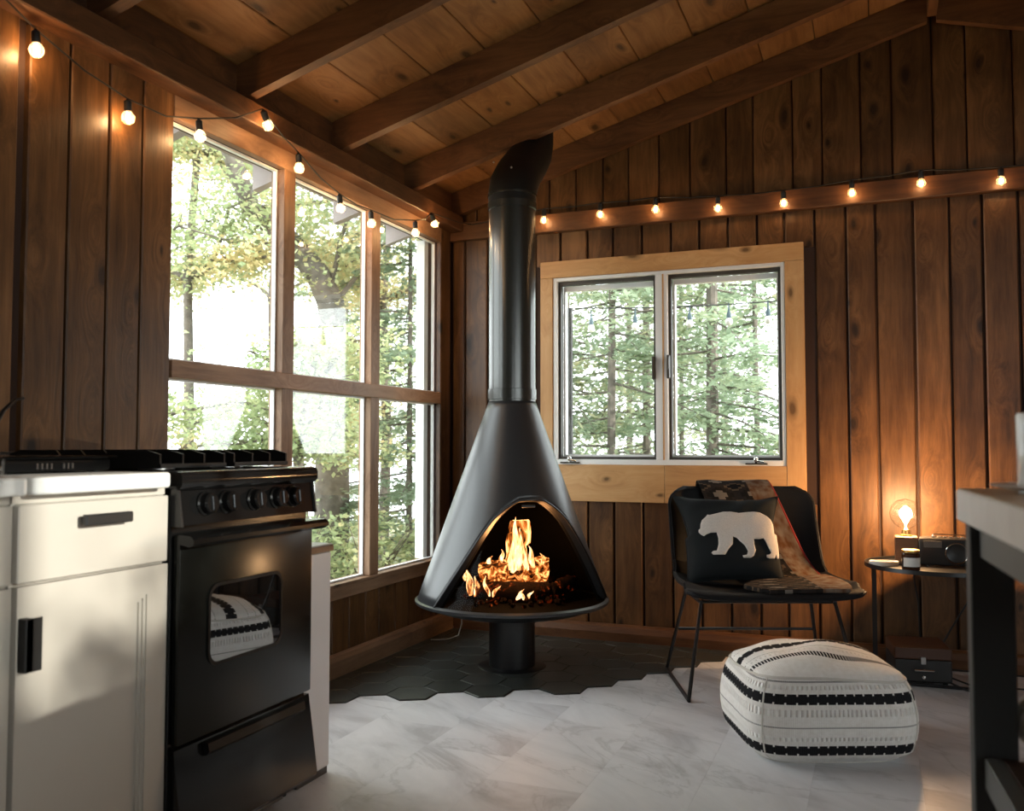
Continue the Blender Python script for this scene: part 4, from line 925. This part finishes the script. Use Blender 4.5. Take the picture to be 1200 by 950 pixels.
def sheet(name, key, nu, nv, m, parent, th=.008, uvs=1.0, wav=.006):
    """key: list of (left point, right point) rows"""
    mb = MB(); rows = []
    K = [(Vector(a), Vector(b_)) for a, b_ in key]; n = len(K)-1
    def cat(P, t):
        i = min(int(t*n), n-1); s = t*n-i; p0, p1, p2, p3 = P[max(i-1, 0)], P[i], P[i+1], P[min(i+2, n)]
        return .5*((2*p1)+(p2-p0)*s+(2*p0-5*p1+4*p2-p3)*s*s+(3*p1-3*p2+p3-p0)*s**3)
    A, B = [k[0] for k in K], [k[1] for k in K]
    def fn(u, v):
        a, b_ = cat(A, v), cat(B, v); p = a.lerp(b_, u); p = p+Vector((0, -1, .5)).normalized()*wav*(math.sin(9*u+3*v)+.6*math.sin(17*u-5*v))*.7; return p
    mb.grid(fn, nu, nv); me = mb.mesh(name, m, angle=80); uvl = me.uv_layers.new(name='uv')
    for lp in me.loops: i = lp.vertex_index; uvl.data[lp.index].uv = ((i % nu)/(nu-1), (i//nu)/(nv-1)*uvs)
    o = bpy.data.objects.new(name, me); COL.objects.link(o); o.parent = parent; solid(o, th, 0)
    bvl = o.modifiers.new('round', 'BEVEL'); bvl.width = th*.3; bvl.segments = 2; bvl.limit_method = 'ANGLE'; bvl.angle_limit = R(50)
    return o, [fn(1, t) for t in np.linspace(0, 1, 40)]
key = [((-.19, .075, .60), (.13, .075, .60)), ((-.19, .060, .76), (.13, .060, .76)), ((-.19, .035, .835), (.13, .035, .837)), ((-.185, -.003, .832), (.135, -.003, .835)), ((-.17, -.030, .78), (.155, -.030, .785)),
       ((-.12, -.050, .66), (.205, -.050, .665)), ((-.06, -.080, .53), (.255, -.090, .535)), ((-.02, -.130, .450), (.285, -.145, .470)), ((.0, -.22, .430), (.300, -.24, .438)), ((.0, -.36, .425), (.320, -.38, .430))]
o1, e1 = sheet('drape', key, 34, 70, M['blanket'], bk, uvs=2.2)
MB().tube(e1, .0055, 6).build('edge_binding', M['redtrim'], bk)['label'] = 'red edge binding'
key = [((-.02, -.33, .438), (.30, -.25, .450)), ((-.07, -.40, .438), (.31, -.34, .452)), ((-.10, -.46, .438), (.315, -.44, .450)), ((-.09, -.53, .440), (.30, -.55, .448)), ((-.03, -.585, .436), (.28, -.59, .442))]
o2, e2 = sheet('folded_end', key, 30, 24, M['blanket'], bk, th=.018, uvs=1.2, wav=.003)

# ================================================================== POUF
pf = empty('pouf', (1.988, -1.30, 0), R(23.5), 'square white knitted pouf with black woven stripes on the pale floor', 'pouf')
PWX, PWY = .515, .47
def knit(name, top):
    m, nt, b = mat(name); b.inputs['Roughness'].default_value = .95; b.inputs['Specular IOR Level'].default_value = .1
    uv = N(nt, 'ShaderNodeUVMap', uv_map='uv'); sp = N(nt, 'ShaderNodeSeparateXYZ'); L(nt, uv.outputs[0], sp.inputs[0]); U, V = sp.outputs[0], sp.outputs[1]   # metres
    def band(c, hw): return mathn(nt, 'LESS_THAN', mathn(nt, 'ABSOLUTE', mathn(nt, 'SUBTRACT', V, c)), hw)
    def dash(per, fr): return mathn(nt, 'LESS_THAN', mathn(nt, 'FRACT', mathn(nt, 'DIVIDE', U, per)), fr)
    def mul(a, b_): return mathn(nt, 'MULTIPLY', a, b_)
    def mx_(a, b_): return mathn(nt, 'MAXIMUM', a, b_)
    if not top:
        blk = lambda c: mx_(mul(band(c, .0155), dash(.034, .84)), mul(band(c, .0095), 1.0))
        k = mx_(blk(.211), blk(.054)); k = mx_(k, mul(band(.126, .0022), dash(.0065, .55))); k = mx_(k, mul(band(.2615, .0026), dash(.0065, .6)))
    else:
        blk = lambda c, w_: mx_(mul(band(c, w_), dash(.034, .80)), mul(band(c, w_*.6), 1.0))
        k = mx_(blk(.255, .026), blk(.42, .018)); k = mx_(k, mul(band(.115, .014), dash(.010, .70))); k = mx_(k, mul(band(.180, .002), dash(.006, .5))); k = mx_(k, mul(band(.335, .0016), dash(.006, .5))); k = mx_(k, mul(band(.375, .0016), dash(.006, .5)))
    # ribbed knit relief
    rib = mathn(nt, 'ABSOLUTE', mathn(nt, 'SINE', mathn(nt, 'MULTIPLY', U, 2*math.pi/.0125))); row = mathn(nt, 'ABSOLUTE', mathn(nt, 'SINE', mathn(nt, 'MULTIPLY', V, 2*math.pi/.007)))
    puff = None
    for c in ((.245, .165, .09, .175) if not top else (.235, .155, .36)):
        p = mul(band(c, .006), mathn(nt, 'ABSOLUTE', mathn(nt, 'SINE', mathn(nt, 'MULTIPLY', U, math.pi/.016)))); puff = p if puff is None else mx_(puff, p)
    h = mathn(nt, 'ADD', mathn(nt, 'ADD', mul(rib, .18), mul(row, .12)), mathn(nt, 'ADD', mul(puff, 1.6), mul(k, 1.0)))
    n = N(nt, 'ShaderNodeTexNoise'); n.inputs['Scale'].default_value = 60; L(nt, uv.outputs[0], n.inputs['Vector'])
    base = ramp(nt, n.outputs[0], [(.3, (.80, .77, .73)), (.7, (.88, .86, .83))])
    L(nt, mixc(nt, k, base.outputs[0], (.018, .018, .02)), b.inputs['Base Color']); bump(nt, b, h, .8, .005); return m
M['knit_s'] = knit('knit_side', False); M['knit_t'] = knit('knit_top', True)
ZT_ = .262
def pfxy(s, bulge):
    """perimeter param 0..4 of a rounded square, offset outward by bulge"""
    n = 5.0; a = s*math.pi/2-math.pi*.75
    c, s_ = math.cos(a), math.sin(a); r_ = (abs(c)**n+abs(s_)**n)**(-1/n)
    return (c*r_*(PWX/2+bulge), s_*r_*(PWY/2+bulge))
NU = 128
def side(u, v):
    z = .006+(ZT_-.006)*v; bul = .024*math.sin(math.pi*min(1, (v*.93+.05)))-.035*max(0, .12-v)/.12*.9-.008*max(0, v-.9)/.1+.006*math.sin(u*25+v*3)*v*(1-v)
    x_, y_ = pfxy(u*4, bul); return (x_, y_, z+.010*math.sin(u*2*math.pi*2+1)*v)
mbs = MB().grid(side, NU, 18, True); me = mbs.mesh('side_panel', M['knit_s'], angle=80); uvl = me.uv_layers.new(name='uv')
for poly in me.polygons:
    for li in poly.loop_indices:
        i = me.loops[li].vertex_index; c = i % NU
        if c == 0 and any(me.loops[q].vertex_index % NU == NU-1 for q in poly.loop_indices): c = NU
        uvl.data[li].uv = (c/NU*2*(PWX+PWY)*1.04, me.vertices[i].co.z)
ps = bpy.data.objects.new('side_panel', me); COL.objects.link(ps); ps.parent = pf
def topf(u, v):
    # v 0 rim -> 1 centre
    x0, y0 = pfxy(u*4, -.008); k = (1-v)**.85 if v < 1 else 0; x_, y_ = x0*k, y0*k
    rim = ZT_+.010*math.sin(u*2*math.pi*2+1); rr = 1-k
    z = rim*(1-rr**.5)+ZT_*rr**.5+.074*max(0,1-(x_/(PWX/2))**2)**.75*max(0,1-(y_/(PWY/2))**2)**.75*(1 if rr > 0 else 0)
    z += (.006*math.sin(x_*26+.6)*math.cos(y_*12+.4)+.005*math.sin(x_*14-y_*22))*min(1, rr*2.5)
    return (x_, y_+.0, z)
mbt = MB().grid(topf, NU, 26, True); me = mbt.mesh('top_panel', M['knit_t'], angle=80); uvl = me.uv_layers.new(name='uv')
for lp in me.loops:
    co = me.vertices[lp.vertex_index].co; wv = .020*math.sin(co.x*17+1.0)+.008*math.sin(co.x*31)
    uvl.data[lp.index].uv = (co.x+.5, co.y+PWY/2+wv*(1-(co.y/(PWY/2))**2))
pt_ = bpy.data.objects.new('top_panel', me); COL.objects.link(pt_); pt_.parent = pf
M['knitw'] = plain('white_knit_seam', (.62, .59, .54), .95, bmp=.4, nscale=200)
MB().tube([side(i/96, 1.0) for i in range(96)], .0045, 6, closed=True).build('top_seam', M['knitw'], pf)
for u_ in (0, .25, .5, .75): MB().tube([side(u_, v_) for v_ in np.linspace(.02, .99, 16)], .003, 6).build('corner_seam', M['knitw'], pf)
MB().prism([pfxy(4*i/64, -.03)[:2] for i in range(64)], 0.001, .012).build('bottom_panel', M['knitw'], pf, smooth=False)

# ================================================================== SIDE TABLE AND THINGS ON IT
tb = empty('side_table', (2.435, -.385, 0), 0, 'round black metal tray side table with thin legs by the back wall', 'table')
TR_ = .29; TZ = .500
MB().lathe([(.001, TZ), (TR_-.004, TZ), (TR_-.003, TZ+.012), (TR_, TZ+.013), (TR_+.001, TZ-.004), (.001, TZ-.004)], n=72).build('tray_top', M['blackm'], tb, angle=30)
for a in (176, 190, -4, 10):
    x_, y_ = (TR_-.035)*math.cos(R(a)), (TR_-.035)*math.sin(R(a)); MB().box(x_-.008, x_+.008, y_-.008, y_+.008, .0, TZ-.004).build('leg', M['blackm'], tb, smooth=False)
MB().box(-.265, .265, -.008, .008, .002, .014, .002).build('floor_bar', M['blackm'], tb)
T0 = TZ+.0005
lp = empty('globe_lamp', (2.312, -.33, T0), 0, 'bare round globe bulb glowing on a dark square wooden base on the side table', 'lamp')
MB().box(-.045, .045, -.045, .045, 0, .118, .003).build('lamp_base', plain('walnut_block', (.10, .05, .025), .5), lp, smooth=False)
MB().lathe([(.024, .1185), (.024, .124), (.018, .126), (.016, .145)], n=24, cap=True).build('socket', M['brass'], lp)
gb_ = MB(); gb_.lathe([(.016, .1455), (.022, .155)]+[(.064*math.sin(R(a)), .212-.064*math.cos(R(a))) for a in range(25, 181, 9)][:-1]+[(.001, .276)], n=36); gb_.build('globe_bulb', M['clearglass'], lp, angle=80)
fb = MB()
for k in range(8): a = k*math.pi/4; fb.tube([(.006*math.cos(a), .006*math.sin(a), .175), (.018*math.cos(a), .018*math.sin(a), .20), (.016*math.cos(a), .016*math.sin(a), .225), (.005*math.cos(a), .005*math.sin(a), .243)], .0022, 6)
fb.tube([(0, 0, .146), (0, 0, .176)], .004, 6); fb.build('filament', M['bigfilament'], lp)
l = bpy.data.lights.new('lamp_glow', 'POINT'); l.energy = 22.0; l.color = (1, .57, .26); l.shadow_soft_size = .03; lo = bpy.data.objects.new('lamp_glow', l); COL.objects.link(lo); lo.parent = lp; lo.location = (0, 0, .21)
lc = MB().tube([(2.33, -.284, .515), (2.34, -.20, .530), (2.345, -.10, .535), (2.345, -.070, .50), (2.35, -.066, .40), (2.365, -.066, .30), (2.37, -.066, .12), (2.40, -.066, .012), (2.9, -.10, .012)], .004, 6).build('lamp_cord', M['cord']); tag(lc, 'black lamp cord hanging behind the side table to the floor', 'cord')
# jar candle
jr = empty('candle_jar', (2.322, -.540, T0), 0, 'small glass candle jar with a white label and brass lid standing before the radio', 'jar')
MB().lathe([(.001, 0), (.033, 0), (.035, .004), (.035, .064), (.030, .070)], n=36).build('jar_glass', plain('amber_jar', (.04, .015, .007), .12), jr)
MB().lathe([(.0355, .016), (.0355, .052)], n=24, a0=R(-140), a1=R(-10)).build('paper_label', plain('paper_label', (.68, .66, .62), .8), jr)
MB().lathe([(.031, .0705), (.034, .072), (.034, .082), (.001, .083)], n=36).build('lid', M['brass'], jr)
# soap-like white dish
dz = empty('white_dish', (2.222, -.44, T0), R(15), 'low oblong white dish at the left edge of the side table', 'dish')
do_ = MB().grid(lambda u, v: (lambda k, z: (.060*k*math.cos(u*6.283), .030*k*math.sin(u*6.283), z))(*[(0.9, 0), (1.0, .010), (1.0, .020), (.93, .022), (.85, .012), (.02, .010)][int(round(v*5))]), 32, 6, True)
do_.build('dish_bowl', plain('white_ceramic', (.82, .80, .77), .35), dz)
MB().prism([(.054*math.cos(R(a)), .027*math.sin(R(a))) for a in range(0, 360, 20)], .000, .002).build('dish_foot', plain('white_ceramic_foot', (.7, .69, .66), .4), dz)
# radio
rd = empty('radio', (2.535, -.350, T0), R(-4), 'black portable radio with round speaker behind the candle jar on the side table', 'radio')
MB().box(-.175, .150, -.045, .045, .004, .118, .012).build('radio_case', plain('radio_black', (.018, .018, .018), .3), rd, angle=30)
for sx in (-.030, .095):
    s_ = MB().lathe([(.040, -.0455), (.042, -.049), (.038, -.0505), (.034, -.048), (.001, -.0465)], (sx, 0, .058), 36, axis=1).build('speaker', M['plastic'], rd, angle=30)
    MB().lathe([(.041, -.0505), (.0425, -.0515), (.0435, -.0505)], (sx, 0, .058), 36, axis=1).build('speaker_ring', M['chrome'], s_)
for k in range(9): MB().box(-.125+.022*k, -.111+.022*k, -.02, -.006, .1185, .124, .001).build('button', M['steel'], rd, smooth=False)
MB().box(-.155, -.085, -.0475, -.0455, .078, .106, .001).build('tuning_dial', plain('dial_window', (.10, .09, .08), .2), rd, smooth=False)
MB().tube([(.14, .03, .119), (.14, .03, .128), (-.12, .03, .128), (-.12, .03, .119)], .0025, 6).build('carry_handle', M['chrome'], rd)
for k in range(4): MB().cyl((.14 if k % 2 else -.14, .03 if k > 1 else -.03, 0), .008, .005, 8).build('foot', M['plastic'], rd)
# case under the table
cs = empty('carry_case', (2.352, -.245, .0), R(8), 'small black case with steel handle on the floor under the side table', 'case')
MB().box(-.112, .112, -.12, .12, .012, .105, .006).build('case_body', plain('black_vinyl_case', (.014, .013, .013), .4), cs, smooth=False)
MB().box(-.113, .113, -.121, .121, .1055, .155, .006).build('lid', plain('lit_brown_case_lid', (.07, .028, .014), .4), cs, smooth=False)  # light falling on the black case's top is put into the lid's brown
MB().tube([(-.038, -.122, .062), (-.036, -.140, .066), (.0, -.145, .068), (.036, -.140, .066), (.038, -.122, .062)], .005, 8).build('handle', M['chrome'], cs)
MB().box(-.010, .010, -.127, -.120, .088, .118, .002).build('latch', M['steel'], cs, smooth=False)
MB().lathe([(.007, -.120), (.007, -.126), (.001, -.127)], (0, 0, .035), 12, axis=1).build('lock', M['chrome'], cs)
for k in range(4): MB().cyl((.09 if k % 2 else -.09, .09 if k > 1 else -.09, 0), .01, .013, 8).build('foot', M['plastic'], cs)
for i, (P, lab) in enumerate((([(2.468, -.30, .03), (2.55, -.32, .008), (2.8, -.30, .006), (3.2, -.25, .006)], 'black cable running from the case along the floor, the rear one'), ([(2.46, -.34, .02), (2.52, -.40, .007), (2.62, -.52, .006), (2.9, -.70, .006)], 'black cable running from the case towards the island, the front one'),
                              ([(2.46, -.10, .13), (2.50, -.08, .20), (2.56, -.06, .30), (2.60, -.03, .37)], 'thin dark cable rising from the case up the back wall'))):
    tag(MB().tube(P, .004, 6).build('cable', M['cord']), lab, 'cable')

# ================================================================== ISLAND
isl = empty('kitchen_island', (2.322, -2.862, 0), R(3.86), 'kitchen island with thick pale wood top on a dark grey steel frame at the right', 'table')
IW, IL = .72, 1.30
M['islandtop'] = wood('island_top_wood', 1, (.24, .15, .085), (.40, .28, .18), (.55, .42, .29), rough=.35, var=.1, knots=False, bmp=.08)
M['islandedge'] = plain('pale_top_edge', (.80, .79, .78), .4, noise=.06, nscale=12)
M['steelgrey'] = plain('grey_steel', (.10, .105, .105), .45, .2); M['steeldark'] = plain('dark_steel', (.03, .032, .032), .5, .2)
MB().box(0, IW, -IL, 0, .876, .928, .003).build('top_slab', M['islandedge'], isl, smooth=False)
for k in range(8): MB().box(.003+k*.0893, .003+(k+1)*.0893-.001, -IL+.003, -.003, .9282, .9302).build('top_board', M['islandtop'], isl, smooth=False)
for x_ in (.010, IW-.080):
    for y_ in (-.062, -IL+.02): MB().box(x_, x_+.064, y_, y_+.042, .0, .875, .002).build('leg', M['steeldark'], isl, smooth=False)
for x_ in (.024, IW-.044):
    MB().box(x_, x_+.02, -IL+.062, -.0625, .822, .8755, .001).build('apron', M['steelgrey'], isl, smooth=False)
    MB().box(x_, x_+.025, -IL+.062, -.0625, .455, .505, .001).build('shelf_rail', M['steelgrey'], isl, smooth=False)
for y_ in (-.055, -IL+.03): MB().box(.0965, IW-.0985, y_, y_+.02, .822, .8755, .001).build('apron', M['steelgrey'], isl, smooth=False)
for k in range(6): MB().box(.05+k*.103, .05+(k+1)*.103-.004, -IL+.07, -.07, .490, .506, .001).build('shelf_slat', M['backing'], isl, smooth=False)
MB().box(IW-.010, IW-.002, -IL+.064, -.064, .03, .82, .001).build('side_panel', M['steeldark'], isl, smooth=False)  # unseen far-side panel, added to block sun passing under the island top
# mug and saucer
IZ = .9305
sc_ = empty('saucer', (2.434, -3.03, IZ), 0, 'white saucer under the mug on the island', 'saucer')
MB().lathe([(.001, .004), (.045, .004), (.078, .011), (.080, .013), (.076, .014), (.042, .008), (.001, .007)], n=48).build('saucer_plate', plain('white_glaze', (.80, .80, .80), .2), sc_)
MB().lathe([(.030, 0), (.040, 0), (.040, .004)], n=32).build('foot_ring', plain('glaze_foot', (.6, .6, .6), .4), sc_)
mg = empty('mug', (2.434, -3.03, IZ+.0075), R(-60), 'tall white mug standing on its saucer at the right picture edge', 'mug')
MB().lathe([(.001, 0), (.038, 0), (.041, .004), (.042, .108), (.040, .112), (.037, .108), (.036, .010), (.001, .008)], n=48).build('cup_body', plain('white_mug_glaze', (.82, .82, .82), .15), mg)
MB().tube([(.041, 0, .092), (.062, 0, .088), (.072, 0, .066), (.066, 0, .042), (.041, 0, .028)], .006, 8).build('mug_handle', plain('white_handle_glaze', (.8, .8, .8), .15), mg)
# pale coil on the island shelf
cl_ = MB()
for k in range(4):
    cl_.tube([(.045*math.cos(t), .018*k-.02+.004*math.sin(2*t), .052+.044*math.sin(t)) for t in np.linspace(0, 6.283, 29)[:-1]], .0065, 6, closed=True)
co_ = cl_.build('coiled_hose', plain('pale_rubber', (.55, .53, .50), .5)); co_.location = (2.455, -2.90, .507); co_.rotation_euler = (0, 0, R(20)); tag(co_, 'coiled pale hose lying on the island shelf at the right edge', 'hose')
